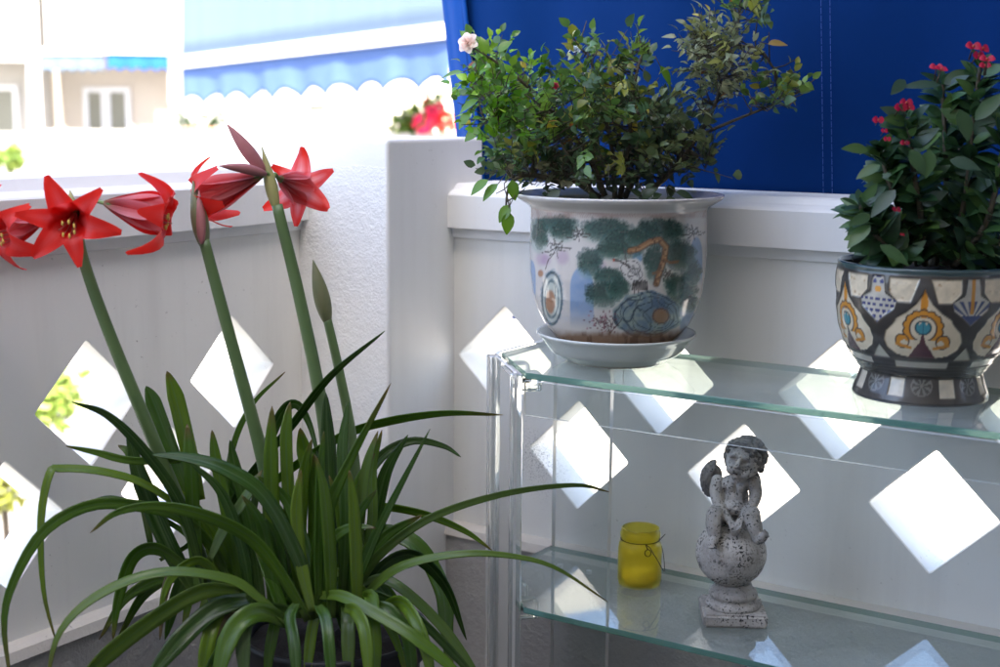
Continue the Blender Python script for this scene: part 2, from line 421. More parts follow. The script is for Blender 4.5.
for mir in (False, True):
    g = (lambda p: (xm(p[0]), p[1])) if mir else (lambda p: p)
    # bundle of two thick bars and a thin plate on the cut corner
    for (p0, p1) in (((.3835, -.2075), (.4005, -.2245)), ((.4470, -.2710), (.4950, -.3190))):
        a, c = np.array(g(p0)), np.array(g(p1)); t = unit(c - a); nn = np.array([-t[1], t[0]]); th = .0085
        b = MB(); q = [a + nn * th, c + nn * th, c - nn * th, a - nn * th]
        b.hull([(x, y, .1) for x, y in q] + [(x, y, ZT - .0005) for x, y in q]); o = b.build('leg', m_acr, shelf)
        bv = o.modifiers.new('b', 'BEVEL'); bv.width = .003; bv.segments = 3
    plate(g((.394, -.219)), g((.493, -.318)), .004, .1, ZT + .001, 'leg_panel', .012)
    plate(g((.392, -.0490)), g((.488, -.0490)), .010, .1, ZT - .009, 'leg')
    plate(g((.3875, -.205)), g((.3875, -.050)), .008, ZT - .06, ZT + .001, 'side_rail', .01)
    for zz in (ZT, ZL):
        for (x, y) in ((.468, -.262), (.420, -.214)):
            x, y = g((x, y)); t = np.array([.707, -.707]) if not mir else np.array([-.707, -.707]); nn = np.array([.707, .707]) if not mir else np.array([-.707, .707])
            c = np.array([x, y]) + nn * .012; b = MB(); q = [c + t * .014 + nn * .012, c - t * .014 + nn * .012, c - t * .014 - nn * .020, c + t * .014 - nn * .020]
            b.hull([(u, v, zz - .034) for u, v in q] + [(u, v, zz - .0085) for u, v in q]); o = b.build('bracket', m_acr, shelf)
            bv = o.modifiers.new('b', 'BEVEL'); bv.width = .004; bv.segments = 3
            s0 = c - nn * .021; b = MB(); b.tube([(s0[0], s0[1], zz - .020), (s0[0] + nn[0] * .016, s0[1] + nn[1] * .016, zz - .020)], .0032, 12); b.build('screw', m_steel, o)
plate((.502, -.3105), (XE - .11, -.3105), .004, .7515, ZT - .009, 'apron')
plate((.505, -.0475), (XE - .11, -.0475), .004, .745, ZT - .009, 'apron')

# ------------------------------------------------------------------ painting helpers (patterns that belong to the glaze)
def vnoise(x, y, s, seed=0):                                        # cheap smooth value noise on arrays
    x = np.asarray(x) / s; y = np.asarray(y) / s
    xi = np.floor(x).astype(int); yi = np.floor(y).astype(int); fx = x - xi; fy = y - yi
    fx = fx * fx * (3 - 2 * fx); fy = fy * fy * (3 - 2 * fy)
    def h(a, b): 
        n = (a * 374761393 + b * 668265263 + seed * 1442695041) & 0x7fffffff
        n = ((n ^ (n >> 13)) * 1274126177) & 0x7fffffff
        return ((n ^ (n >> 16)) & 0xffff) / 65535.
    return (h(xi, yi) * (1 - fx) + h(xi + 1, yi) * fx) * (1 - fy) + (h(xi, yi + 1) * (1 - fx) + h(xi + 1, yi + 1) * fx) * fy
def fbm(x, y, s, seed=0): return .55 * vnoise(x, y, s, seed) + .28 * vnoise(x, y, s / 2, seed + 1) + .17 * vnoise(x, y, s / 4, seed + 2)
def sst(a, b, x): t = np.clip((x - a) / (b - a), 0, 1); return t * t * (3 - 2 * t)
def seg_d(x, y, a, b):
    ax, ay = a; bx, by = b; dx, dy = bx - ax, by - ay
    t = np.clip(((x - ax) * dx + (y - ay) * dy) / (dx * dx + dy * dy + 1e-9), 0, 1); return np.hypot(x - ax - t * dx, y - ay - t * dy)
class Paint:
    def __init__(s, x, y, base): s.x = x; s.y = y; s.c = np.tile(np.array(base, float), (len(x), 1))
    def lay(s, a, col):
        a = np.clip(a, 0, 1)[:, None]; s.c = s.c * (1 - a) + np.asarray(col) * a
    def ell(s, cx, cy, rx, ry, col, soft=.12, op=1, rough=0, seed=0, sc=6):
        d = np.hypot((s.x - cx) / rx, (s.y - cy) / ry)
        if rough: d = d + rough * (fbm(s.x, s.y, sc, seed) - .5) * 2
        s.lay(op * (1 - sst(1 - soft, 1 + soft, d)), col)
    def ring(s, cx, cy, rx, ry, w, col, op=1):
        d = np.abs(np.hypot((s.x - cx) / rx, (s.y - cy) / ry) - 1) * min(rx, ry); s.lay(op * (1 - sst(w * .6, w * 1.4, d)), col)
    def line(s, pts, w, col, op=1):
        d = np.full(len(s.x), 1e9)
        for a, b in zip(pts[:-1], pts[1:]): d = np.minimum(d, seg_d(s.x, s.y, a, b))
        s.lay(op * (1 - sst(w * .5, w * 1.2, d)), col)
    def poly(s, pts, col, soft=1.0, op=1):
        ins = np.zeros(len(s.x), bool); d = np.full(len(s.x), 1e9); n = len(pts)
        for i in range(n):
            (x0, y0), (x1, y1) = pts[i], pts[(i + 1) % n]
            c = ((y0 > s.y) != (y1 > s.y)) & (s.x < (x1 - x0) * (s.y - y0) / (y1 - y0 + 1e-12) + x0); ins ^= c
            d = np.minimum(d, seg_d(s.x, s.y, (x0, y0), (x1, y1)))
        sd = np.where(ins, d, -d); s.lay(op * sst(-soft / 2, soft / 2, sd), col)
def glaze(name, rough=.12, coat=.6, metal_attr=False, bump=0):
    M = Mat(name); a = M.attr('col'); n = M.noise(25, 5); M.base(M.mix(M.math('MULTIPLY', n, .12), a.outputs['Color'], (.30, .27, .22)))
    M.set(Roughness=rough); M.b.inputs['Coat Weight'].default_value = coat; M.b.inputs['Coat Roughness'].default_value = .08
    if metal_attr:
        t = M.attr('metal'); M.ln(t.outputs['Fac'], M.b.inputs['Metallic']); M.ln(M.math('MULTIPLY_ADD', t.outputs['Fac'], .25, rough), M.b.inputs['Roughness'])
    if bump: M.bump(M.noise(220, 4), bump, .001)
    return M.m

# ------------------------------------------------------------------ porcelain pot on its saucer
PC = (.552, -.160); PD = depth([PC[0], PC[1], .92]); MPX = PD / FPX
def pz(py): return zat(PC[0], PC[1], py)
SZ = ZT
sauc = thing('plant_saucer', (PC[0], PC[1], SZ), 'white glazed saucer under the big painted pot', 'saucer')
zr = pz(331.5)
prof = [(0, SZ + .004), (.060, SZ + .004), (.062, SZ + .0005), (.066, SZ + .0005), (.070, SZ + .004), (.088, SZ + .014), (.101, zr - .008), (.1075, zr - .002), (.1082, zr + .0005), (.1068, zr + .0012), (.099, zr - .006), (.084, SZ + .019), (.070, SZ + .010), (0, SZ + .010)]
prof = interp_prof(prof, 70); V, F = lathe(prof, PC, 96)
Va = np.array(V); rr = np.hypot(Va[:, 0] - PC[0], Va[:, 1] - PC[1]); ang = np.arctan2(Va[:, 1] - PC[1], Va[:, 0] - PC[0])
pt = Paint(ang * 60, Va[:, 2] * 1000, (.62, .64, .60)); top = (Va[:, 2] > SZ + .0095) & (rr < .094) 
k = np.tile(np.r_[0, np.linspace(0, 1, 69)], 96)
inner = (np.tile(np.arange(70), 96) > 46)
pt.lay(inner * (1 - sst(.080, .104, rr)) * (.45 + .5 * fbm(ang * 60, rr * 900, 14, 3)), (.22, .11, .05))
pt.lay((~inner) * (1 - sst(.066, .071, rr)) * .8, (.30, .16, .08))
add('dish', V, F, glaze('saucer_glaze', .12, .5), sauc, cols=pt.c)

pot = thing('flower_pot', (PC[0], PC[1], SZ + .010), 'large white porcelain pot painted with pines, cranes and blue hills', 'flower pot')
zpt = lambda py: pz(py)
outer = [(0, SZ + .0105), (.072, SZ + .0105), (.076, pz(342)), (.085, pz(334)), (.0975, pz(322)), (.1070, pz(308)), (.1135, pz(292)), (.1170, pz(272)), (.1185, pz(250)), (.1180, pz(230)), (.1175, pz(214)),
         (.1180, pz(208)), (.1220, pz(204.5)), (.1300, pz(201)), (.1370, pz(197.5)), (.1392, pz(195)), (.1390, pz(193.6)), (.1370, pz(193)), (.128, pz(195.5)), (.1160, pz(200)), (.111, pz(206)), (.110, pz(214)), (.108, pz(226)), (0, pz(226))]
zrim = pz(193)
prof = interp_prof(outer, 250); NA = 560; V, F = lathe(prof, PC, NA); Va = np.array(V)
ang = np.arctan2(Va[:, 1] - PC[1], Va[:, 0] - PC[0]); rr = np.hypot(Va[:, 0] - PC[0], Va[:, 1] - PC[1])
a0 = math.atan2(CAM[1] - PC[1], CAM[0] - PC[0]); th = (ang - a0 + math.pi) % (2 * math.pi) - math.pi
thf = np.where(np.abs(th) > math.pi / 2, np.sign(th) * (math.pi - np.abs(th)), th)      # the scene repeats on the far side
Vp = Va.copy(); Vp[:, 0] = PC[0] + rr * np.cos(a0 + thf); Vp[:, 1] = PC[1] + rr * np.sin(a0 + thf)
pp = pj(Vp); cx_, cy_ = (pp[:, 0] - 510) * 3.336, (pp[:, 1] - 170) * 3.336               # chart units
pt = Paint(cx_, cy_, (.70, .66, .61)); x, y = cx_, cy_
body = (np.tile(np.arange(250), NA) < 172).astype(float)
pt.lay((.35 * fbm(x, y, 90, 5)) * 1.0, (.62, .54, .47))
# hills
for (cx, cy, rx, ry) in ((240, 415, 40, 72), (70, 370, 16, 55), (622, 300, 20, 60), (590, 470, 24, 60)):
    d = np.hypot((x - cx) / rx, np.minimum(0, y - cy + ry * .3) / ry * 1.0); 
    m = (1 - sst(.92, 1.05, d)) * (y > cy - ry * 1.3) * (1 - sst(cy + ry * .5, cy + ry * 1.75, y)); pt.lay(m * (.75 + .3 * (fbm(x, y, 30, 2) - .5)), (.13, .30, .56))
pt.ell(425, 292, 17, 20, (.14, .33, .58), .3, .85)
for (cx, cy, r) in ((105, 296, 20), (176, 292, 21), (298, 322, 22), (538, 312, 16), (120, 300, 16)):
    pt.ell(cx, cy, r * .95, r * 1.1, (.45, .28, .42), .5, .55)
# left rock arch
pt.ell(140, 425, 38, 92, (.20, .30, .36), .08, .8, .12, 3); pt.ell(140, 430, 29, 80, (.55, .60, .52), .12, .9, .1, 4)
pt.ring(140, 428, 33, 86, 2.2, (.05, .10, .13)); pt.ring(139, 430, 22, 62, 1.8, (.06, .14, .18), .8); pt.ring(138, 405, 14, 34, 1.5, (.08, .14, .16), .8)
pt.ell(135, 440, 16, 40, (.36, .15, .06), .2, .9, .1, 8); pt.ell(102, 345, 9, 12, (.42, .18, .08), .3, .9)
# pine clumps
pines = ((150, 178, 78, 30), (98, 215, 28, 52), (178, 205, 44, 30), (322, 198, 82, 42), (378, 245, 74, 50), (335, 265, 50, 30), (266, 305, 42, 48), (328, 352, 54, 28), (312, 412, 58, 44), (362, 392, 40, 34), (502, 203, 84, 48), (460, 205, 44, 34),
         (566, 282, 54, 52), (482, 305, 36, 64), (575, 398, 48, 58), (548, 380, 36, 34), (596, 438, 30, 34), (422, 222, 36, 30), (610, 340, 26, 40))
wx, wy = 26 * (fbm(x, y, 16, 140) - .5), 22 * (fbm(x, y, 13, 141) - .5)
for i, (cx, cy, rx, ry) in enumerate(pines):
    rx, ry = rx * 1.03, ry * .98; an = np.arctan2((y - cy) / ry, (x - cx) / rx); sca = 1 + .07 * np.abs(np.sin(an * (4 + i % 3) + i)) 
    d = np.hypot((x + wx - cx) / rx, (y + wy - cy) / ry) / sca
    pt.lay(.45 * (1 - sst(.85, 1.22, np.hypot((x - cx) / rx, (y - cy - ry * .22) / ry))), (.22, .36, .28))
    shade = sst(-.5, .9, (y - cy) / ry); core = (1 - sst(.80, 1.04, d)) * (1 - .45 * sst(.2, 1.0, (y - cy) / ry))
    ndl = np.abs(np.sin(an * 17 + 3 * i + 4 * fbm(x, y, 14, 170 + i))); core = core * (1 - .55 * sst(.62, 1.0, d) * (ndl > .62)); pt.lay(core * .93, np.array((.010, .050, .046)) * (1, .85, .75)[i % 3] + np.array((.0, .006, .0)) * (i % 2))
    pt.lay(core * sst(.55, .95, ndl) * sst(.2, .9, d) * .24, (.08, .22, .17))
    pt.lay(core * shade * .55, (.05, .14, .10)); pt.lay((1 - sst(.02, .07, np.abs(d - .97))) * .45, (.01, .09, .10))
nd = vnoise(x + 3 * vnoise(x, y, 9, 44), y, 5, 45)
gmask = np.clip((.2 - pt.c[:, 0]) / .15, 0, 1) * np.clip((pt.c[:, 1] - pt.c[:, 0]) / .02, 0, 1)
strk = np.sin(np.hypot(x - 300, y + 200) * .8 + 5 * fbm(x, y, 20, 46)); pt.lay(gmask * sst(.55, .9, strk) * .2, (.06, .18, .14)); pt.lay(gmask * sst(.62, .85, 1 - nd) * .5, (.006, .02, .022))
# trunk
tk = [(400, 270), (430, 262), (466, 240), (498, 232), (520, 256), (514, 298), (500, 338), (488, 380)]
pt.line(tk, 13, (.06, .03, .02)); pt.line(tk, 9.5, (.40, .20, .085), .95); pt.line([(p[0] + 3, p[1] + 2) for p in tk], 3, (.56, .34, .17), .6)
pt.line([(514, 298), (535, 310), (560, 305)], 5, (.25, .12, .05), .9); pt.line([(500, 338), (478, 345)], 5, (.25, .12, .05), .9)
bk_ = (1 - sst(6, 11, np.min([seg_d(x, y, a, c) for a, c in zip(tk[:-1], tk[1:])], axis=0))); pt.lay(bk_ * sst(.6, .8, vnoise(x, y, 7, 150)) * .75, (.09, .04, .02))
# crane in the middle
pt.ell(412, 335, 36, 40, (.74, .72, .68), .12, .97, .1, 60); pt.ell(398, 318, 34, 20, (.74, .72, .68), .15, .95)
for k in range(8): pt.line([(386 + 2 * k, 312 + 4 * k), (420 + 3 * k, 322 + 6 * k)], 1.5, (.12, .12, .13), .7)
pt.ring(402, 328, 32, 26, 1.5, (.07, .07, .07), .8); pt.ring(418, 348, 24, 20, 1.4, (.07, .07, .07), .7)
pt.line([(400, 325), (378, 310), (362, 302), (345, 300)], 4, (.07, .06, .06), .95); pt.line([(388, 312), (384, 278), (380, 262)], 2.6, (.08, .08, .08), .9); pt.ell(346, 300, 5, 4, (.5, .08, .05), .3, .9)
for k in range(8): pt.line([(414 + 6 * k, 368 + (k % 2) * 4), (408 + 7 * k, 398)], 3.4, (.015, .015, .018), .95)
pt.line([(414, 392), (416, 424)], 2.2, (.08, .05, .05)); pt.line([(428, 394), (430, 424)], 2.2, (.08, .05, .05))
for (cx, cy, s_) in ((155, 258, 1.05), (228, 212, .85), (612, 205, .8), (524, 345, .6)):
    pt.ell(cx, cy, 20 * s_, 13 * s_, (.66, .64, .60), .3, .9); pt.ring(cx, cy, 18 * s_, 11 * s_, 1.5, (.06, .06, .06), .75)
    for k, (dx, dy) in enumerate(((-45, 14), (-32, -20), (-10, -30), (22, -22), (48, 0), (36, 12), (-22, 24), (6, 32))):
        pt.line([(cx, cy), (cx + dx * s_ * .5, cy + dy * s_ * .8 + 3), (cx + dx * s_, cy + dy * s_ + 2)], 2.3 - .1 * k, (.05, .045, .04), .85); pt.line([(cx + dx * s_ * .6, cy + dy * s_ * .8), (cx + dx * s_ * .9, cy + dy * s_ * .6 + 8)], 1.6, (.08, .07, .06), .7)
pt.line([(150, 275), (128, 300), (118, 330)], 2, (.10, .07, .06), .8)
# big rock
wxx, wyy = 40 * (fbm(x, y, 60, 160) - .5), 40 * (fbm(x, y, 60, 161) - .5); xr_, yr_ = x + wxx, y + wyy
rk = 1 - sst(.94, 1.02, np.hypot((xr_ - 465) / 118, (yr_ - 480) / 76)); pt.lay(rk * .93, (.12, .21, .29)); pt.lay(rk * sst(.4, .65, fbm(x, y, 45, 162)) * .75, (.38, .46, .38)); pt.lay(rk * (1 - sst(.3, .45, fbm(x, y, 50, 163))) * .6, (.05, .10, .20))
for k in range(5):
    dd = np.abs(np.hypot((xr_ - 470 - 9 * k) / (112 - 22 * k), (yr_ - 484 - 2 * k) / (70 - 12 * k)) - 1); pt.lay(rk * (1 - sst(.015, .05, dd)) * .85 * sst(.2, .4, fbm(x, y, 30, 164 + k)), (.02, .045, .075))
for (cx, cy) in ((400, 470), (440, 500), (560, 470), (450, 440)): dd = np.abs(np.hypot((xr_ - cx) / 26, (yr_ - cy) / 34) - 1); pt.lay(rk * (1 - sst(.02, .10, dd)) * .8, (.025, .05, .08))
pt.ell(503, 487, 28, 27, (.36, .18, .08), .2, .95, .25, 74); pt.ring(503, 487, 26, 25, 2, (.08, .04, .03), .8)
# plum branches
for k in range(70):
    cx = 315 + rng.normal() * 27; cy = 512 + rng.normal() * 20; pt.ell(cx, cy, 3.4, 3.2, (.16, .05, .07) if k % 3 else (.45, .22, .25), .4, .85)
for k in range(9): pt.line([(335, 545), (300 + 9 * k, 520 - (k % 3) * 10), (278 + 10 * k, 485 + (k % 2) * 16)], 1.4, (.06, .03, .03), .8)
# fret band under the rim, brown soil line at the foot
band = sst(122, 128, y - .00045 * (x - 350) ** 2 * 0) * (1 - sst(156, 164, y)) * body
fr = np.maximum(np.abs(np.sin(x * .55 + np.sin(y * .5) * 1.1)), np.abs(np.sin(y * .62))); pt.lay(band * (.25 + .45 * sst(.72, .95, fr)), (.46, .31, .26))
foot = sst(528, 560, y + 14 * (fbm(x, y, 22, 80) - .5)); pt.lay(foot * body * .9, (.27, .13, .05)); pt.lay(foot * body * sst(.5, .75, vnoise(x, y * .3, 9, 81)) * .6, (.12, .05, .02))
crk = np.abs(vnoise(x, y, 26, 90) - .5); pt.lay((1 - sst(.004, .014, crk)) * .16 * body, (.40, .33, .28))
up = np.tile(np.arange(250), NA); j0 = int(np.argmin(np.abs(np.arange(250) - 172)))
isrim = Va[:, 2] > pz(206.5)
rimc = np.array((.66, .62, .58)); pt.c[isrim] = rimc * (.93 + .1 * fbm(ang[isrim] * 60, Va[isrim, 2] * 800, 12, 8))[:, None]
innr = (rr < .1105) & (Va[:, 2] > pz(226) - .001) & (up > 200); pt.c[innr] = (.35, .30, .25)
add('pot_body', V, F, glaze('porcelain_glaze', .16, .55), pot, cols=pt.c)
m_soil = plain('dark_soil', (.022, .016, .011), .95, .4, 40, .9, 120)
def soil_disc(c, r, z, parent, amp=.006):
    V = [(c[0], c[1], z + .004)]; F = []; n = 40; R_ = 10
    for i in range(1, R_ + 1):
        for k in range(n):
            a = 2 * math.pi * k / n; q = r * i / R_; V.append((c[0] + q * math.cos(a), c[1] + q * math.sin(a), z + amp * (rng.random() - .4)))
    for k in range(n): F.append((0, 1 + k, 1 + (k + 1) % n))
    for i in range(R_ - 1):
        for k in range(n): F.append((1 + i * n + k, 1 + (i + 1) * n + k, 1 + (i + 1) * n + (k + 1) % n, 1 + i * n + (k + 1) % n))
    add('soil', V, F, m_soil, parent)
soil_disc(PC, .1115, pz(205), pot)

# ------------------------------------------------------------------ leaf materials
def leaf_mat(name, transl=.3, rough=.38, attr=True, base=(.04, .1, .02), sheen=0):
    M = Mat(name)
    if attr: c = M.attr('col').outputs['Color']
    else:
        oi = M.node('ShaderNodeObjectInfo'); ac = M.attr('across').outputs['Fac']; al = M.attr('along').outputs['Fac']
        c = M.ramp(oi.outputs['Random'], [(0, (.016, .050, .006)), (.3, (.045, .120, .009)), (.6, (.090, .185, .012)), (.85, (.145, .240, .016)), (1, (.075, .130, .045))])
        mp = M.node('ShaderNodeCombineXYZ'); M.ln(M.math('MULTIPLY', ac, 16), mp.inputs[0]); M.ln(M.math('MULTIPLY', al, 3), mp.inputs[1]); M.ln(M.math('MULTIPLY', oi.outputs['Random'], 50), mp.inputs[2])
        st = M.noise(1.0, 3, .5, mp.outputs[0]); c = M.mix(M.ramp(st, [(.35, (0, 0, 0)), (.75, (.55,) * 3)]), c, (.085, .15, .035))
        mid = M.ramp(M.math('ABSOLUTE', M.math('SUBTRACT', ac, .5)), [(.0, (.5,) * 3), (.09, (0, 0, 0))]); c = M.mix(mid, c, (.10, .18, .05))
        M.bump(st, .25, .0015)
        c = M.mix(M.ramp(al, [(0, (.5,) * 3), (.25, (0, 0, 0))]), c, (.10, .15, .035))
        tipb = M.math('MULTIPLY', M.ramp(al, [(.86, (0, 0, 0)), (1.0, (.9,) * 3)]), M.ramp(oi.outputs['Random'], [(.30, (0, 0, 0)), (.40, (1, 1, 1))])); c = M.mix(tipb, c, (.16, .10, .03))
    M.base(c); M.set(Roughness=rough)
    tr = M.node('ShaderNodeBsdfTranslucent'); hs = M.node('ShaderNodeHueSaturation', inputs={'Hue': .485, 'Saturation': 1.1, 'Value': 1.7}); M.ln(c, hs.inputs['Color']); M.ln(hs.outputs[0], tr.inputs[0])
    mx = M.node('ShaderNodeMixShader'); mx.inputs[0].default_value = transl
    M.ln(M.b.outputs[0], mx.inputs[1]); M.ln(tr.outputs[0], mx.inputs[2]); M.ln(mx.outputs[0], M.o.inputs[0]); return M.m
m_strap = leaf_mat('strap_leaf', .36, .22, attr=False)
m_leaf = leaf_mat('small_leaf', .30, .30)
m_leafd = leaf_mat('waxy_leaf', .18, .36)
m_bark = plain('woody_stem', (.07, .055, .03), .8, .35, 60, .5, 200)

def leaflet(mb, p, t, n, L, Wd, col, fold=.25, curl=.25, seg=4):
    """one small pointed leaf from p along t with upper side n, appended to mb"""
    t = unit(t); n = np.asarray(n) - t * np.dot(n, t); n = unit(n); s = np.cross(t, n); V = []; C = []
    for i in range(seg + 1):
        u = i / seg; w = Wd * .5 * (math.sin(math.pi * min(.985, u ** .8 * .97 + .02)) ** .85); ctr = p + t * L * u * (1 - .12 * curl * u) - n * L * curl * u * u
        for q in (-1, 0, 1):
            V.append(ctr + s * w * q + n * (fold * w * abs(q))); f = 1 + (.12 if q == 0 else 0); C.append(np.array(col) * f)
    F = []
    for i in range(seg):
        a = i * 3; F += [(a, a + 1, a + 4, a + 3), (a + 1, a + 2, a + 5, a + 4)]
    mb.put(V, F, np.array(C))
def rand_dir(): v = rng.normal(size=3); return unit(v)

# ------------------------------------------------------------------ rose bush in the porcelain pot
rose = thing('rose_bush', (PC[0], PC[1], pz(205)), 'straggly rose bush with one pale pink bloom in the painted porcelain pot', 'plant')
RD = PD
branches = [ # picture waypoints + depth offset towards / away
    [(605, 196, 0), (590, 160, 0), (560, 120, -.02), (520, 80, -.04), (490, 58, -.05), (470, 46, -.05)],
    [(600, 198, .02), (560, 170, .03), (525, 140, .02), (500, 110, 0), (470, 85, -.02)],
    [(615, 198, -.01), (612, 150, 0), (600, 100, .02), (590, 60, .03), (578, 46, .03)],
    [(620, 198, 0), (628, 150, -.03), (632, 100, -.03), (640, 60, -.02), (650, 40, 0)],
    [(625, 197, .03), (640, 165, .05), (650, 130, .06), (655, 95, .06)],
    [(640, 197, -.02), (665, 178, -.02), (688, 150, 0), (708, 120, 0), (722, 85, .01), (735, 45, .02), (740, 10, .02), (745, -25, .02)],
    [(700, 135, 0), (735, 120, -.02), (765, 108, -.02), (785, 98, -.02), (800, 92, -.02)],
    [(722, 85, .01), (712, 60, .0), (702, 40, -.01)],
    [(735, 45, .02), (760, 50, .0), (775, 70, 0)],
    [(595, 197, -.04), (575, 165, -.06), (560, 140, -.07), (548, 110, -.07)],
    [(570, 185, -.05), (530, 175, -.06), (510, 185, -.06), (505, 215, -.06)],
    [(590, 150, 0), (550, 125, .03), (520, 115, .04), (485, 120, .03)],
]
sm = MB(); BP = []
for br in branches:
    pts = catmull([P(x, y, RD + d) for x, y, d in br], 14 + 4 * len(br)); r0 = .0042 if br[0][1] > 180 else .0024
    sm.tube(pts, list(np.linspace(r0, .0009, len(pts))), 6); BP.append(pts)
    for _ in range(5):                                              # side twigs
        i = rng.integers(len(pts) // 3, len(pts)); d = unit(rand_dir() + .6 * UP); L = .02 + .03 * rng.random(); q = [pts[i], pts[i] + d * L * .5, pts[i] + d * L + UP * .004]; sm.tube(q, [.0012, .0009, .0006], 5)
blobs = [ # cx, cy, rx, ry, sprigs, depth spread, kind
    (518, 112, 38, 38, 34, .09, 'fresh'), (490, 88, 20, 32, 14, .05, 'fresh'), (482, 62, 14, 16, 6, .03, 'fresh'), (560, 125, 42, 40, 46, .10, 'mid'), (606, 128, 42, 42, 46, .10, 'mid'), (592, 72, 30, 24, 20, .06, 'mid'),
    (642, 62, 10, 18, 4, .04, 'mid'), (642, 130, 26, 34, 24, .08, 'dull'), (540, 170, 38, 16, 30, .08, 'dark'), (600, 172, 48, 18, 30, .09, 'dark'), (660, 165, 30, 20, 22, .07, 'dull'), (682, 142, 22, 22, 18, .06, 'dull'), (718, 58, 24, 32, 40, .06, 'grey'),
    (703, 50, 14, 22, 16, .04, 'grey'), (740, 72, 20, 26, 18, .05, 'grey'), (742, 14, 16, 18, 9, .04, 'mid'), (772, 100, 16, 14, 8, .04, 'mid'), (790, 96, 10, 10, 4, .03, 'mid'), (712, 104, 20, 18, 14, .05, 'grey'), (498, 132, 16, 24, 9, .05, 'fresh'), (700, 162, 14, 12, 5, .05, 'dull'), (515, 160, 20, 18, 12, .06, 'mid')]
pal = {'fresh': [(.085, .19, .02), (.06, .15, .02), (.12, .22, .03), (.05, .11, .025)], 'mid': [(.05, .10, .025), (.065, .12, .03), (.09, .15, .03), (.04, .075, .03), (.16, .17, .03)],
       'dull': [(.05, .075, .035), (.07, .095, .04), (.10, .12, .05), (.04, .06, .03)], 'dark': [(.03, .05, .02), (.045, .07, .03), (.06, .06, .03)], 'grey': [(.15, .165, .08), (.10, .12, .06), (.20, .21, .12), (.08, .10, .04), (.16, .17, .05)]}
fol = MB()
allbp = np.vstack(BP)
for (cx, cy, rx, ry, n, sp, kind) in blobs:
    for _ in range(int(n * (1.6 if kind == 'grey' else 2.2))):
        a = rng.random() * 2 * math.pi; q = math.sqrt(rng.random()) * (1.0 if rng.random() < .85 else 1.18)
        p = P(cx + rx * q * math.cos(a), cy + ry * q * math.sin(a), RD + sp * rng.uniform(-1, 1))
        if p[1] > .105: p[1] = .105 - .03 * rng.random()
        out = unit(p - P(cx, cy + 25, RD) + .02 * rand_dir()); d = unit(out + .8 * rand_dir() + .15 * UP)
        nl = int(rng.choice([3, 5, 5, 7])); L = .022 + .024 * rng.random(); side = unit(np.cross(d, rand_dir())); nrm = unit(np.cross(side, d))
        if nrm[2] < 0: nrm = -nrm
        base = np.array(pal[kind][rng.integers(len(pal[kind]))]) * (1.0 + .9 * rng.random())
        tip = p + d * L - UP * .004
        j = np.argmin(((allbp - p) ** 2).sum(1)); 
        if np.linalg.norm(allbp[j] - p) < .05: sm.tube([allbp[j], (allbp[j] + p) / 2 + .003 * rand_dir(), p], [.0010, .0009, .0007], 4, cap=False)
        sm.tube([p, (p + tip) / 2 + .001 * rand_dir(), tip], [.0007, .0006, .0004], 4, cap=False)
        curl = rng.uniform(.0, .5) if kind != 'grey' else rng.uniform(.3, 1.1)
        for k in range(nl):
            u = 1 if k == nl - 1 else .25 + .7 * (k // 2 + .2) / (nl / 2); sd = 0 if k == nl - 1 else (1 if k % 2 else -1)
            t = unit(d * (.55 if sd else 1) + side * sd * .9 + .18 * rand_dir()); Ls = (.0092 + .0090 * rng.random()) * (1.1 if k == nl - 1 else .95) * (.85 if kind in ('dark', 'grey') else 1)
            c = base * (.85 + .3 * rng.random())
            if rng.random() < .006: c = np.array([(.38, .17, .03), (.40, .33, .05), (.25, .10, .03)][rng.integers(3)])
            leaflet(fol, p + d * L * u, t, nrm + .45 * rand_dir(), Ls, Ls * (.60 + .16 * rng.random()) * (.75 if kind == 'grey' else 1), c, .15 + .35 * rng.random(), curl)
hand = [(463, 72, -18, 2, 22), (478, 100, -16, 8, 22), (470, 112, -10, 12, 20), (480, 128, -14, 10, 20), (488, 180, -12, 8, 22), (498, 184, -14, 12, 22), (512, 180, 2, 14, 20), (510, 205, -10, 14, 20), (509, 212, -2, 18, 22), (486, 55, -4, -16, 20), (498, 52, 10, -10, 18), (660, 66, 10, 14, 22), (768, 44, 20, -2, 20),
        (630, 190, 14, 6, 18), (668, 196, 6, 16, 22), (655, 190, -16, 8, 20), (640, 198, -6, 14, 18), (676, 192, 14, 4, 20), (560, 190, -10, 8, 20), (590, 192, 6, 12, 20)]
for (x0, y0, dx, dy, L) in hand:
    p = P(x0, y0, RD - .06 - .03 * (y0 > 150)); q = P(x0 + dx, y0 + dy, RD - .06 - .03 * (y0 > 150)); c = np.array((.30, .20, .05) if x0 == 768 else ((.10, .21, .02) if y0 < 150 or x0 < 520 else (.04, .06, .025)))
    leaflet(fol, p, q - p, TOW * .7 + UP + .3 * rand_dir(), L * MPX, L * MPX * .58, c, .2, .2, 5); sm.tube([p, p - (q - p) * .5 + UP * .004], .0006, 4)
sm.tube(catmull([P(525, 172, RD - .07), P(505, 182, RD - .085), P(508, 200, RD - .09), P(510, 215, RD - .09)], 12), .0008, 5)
sm.build('stem', m_bark, rose, smooth=True); fol.build('foliage', m_leaf, rose, smooth=True)
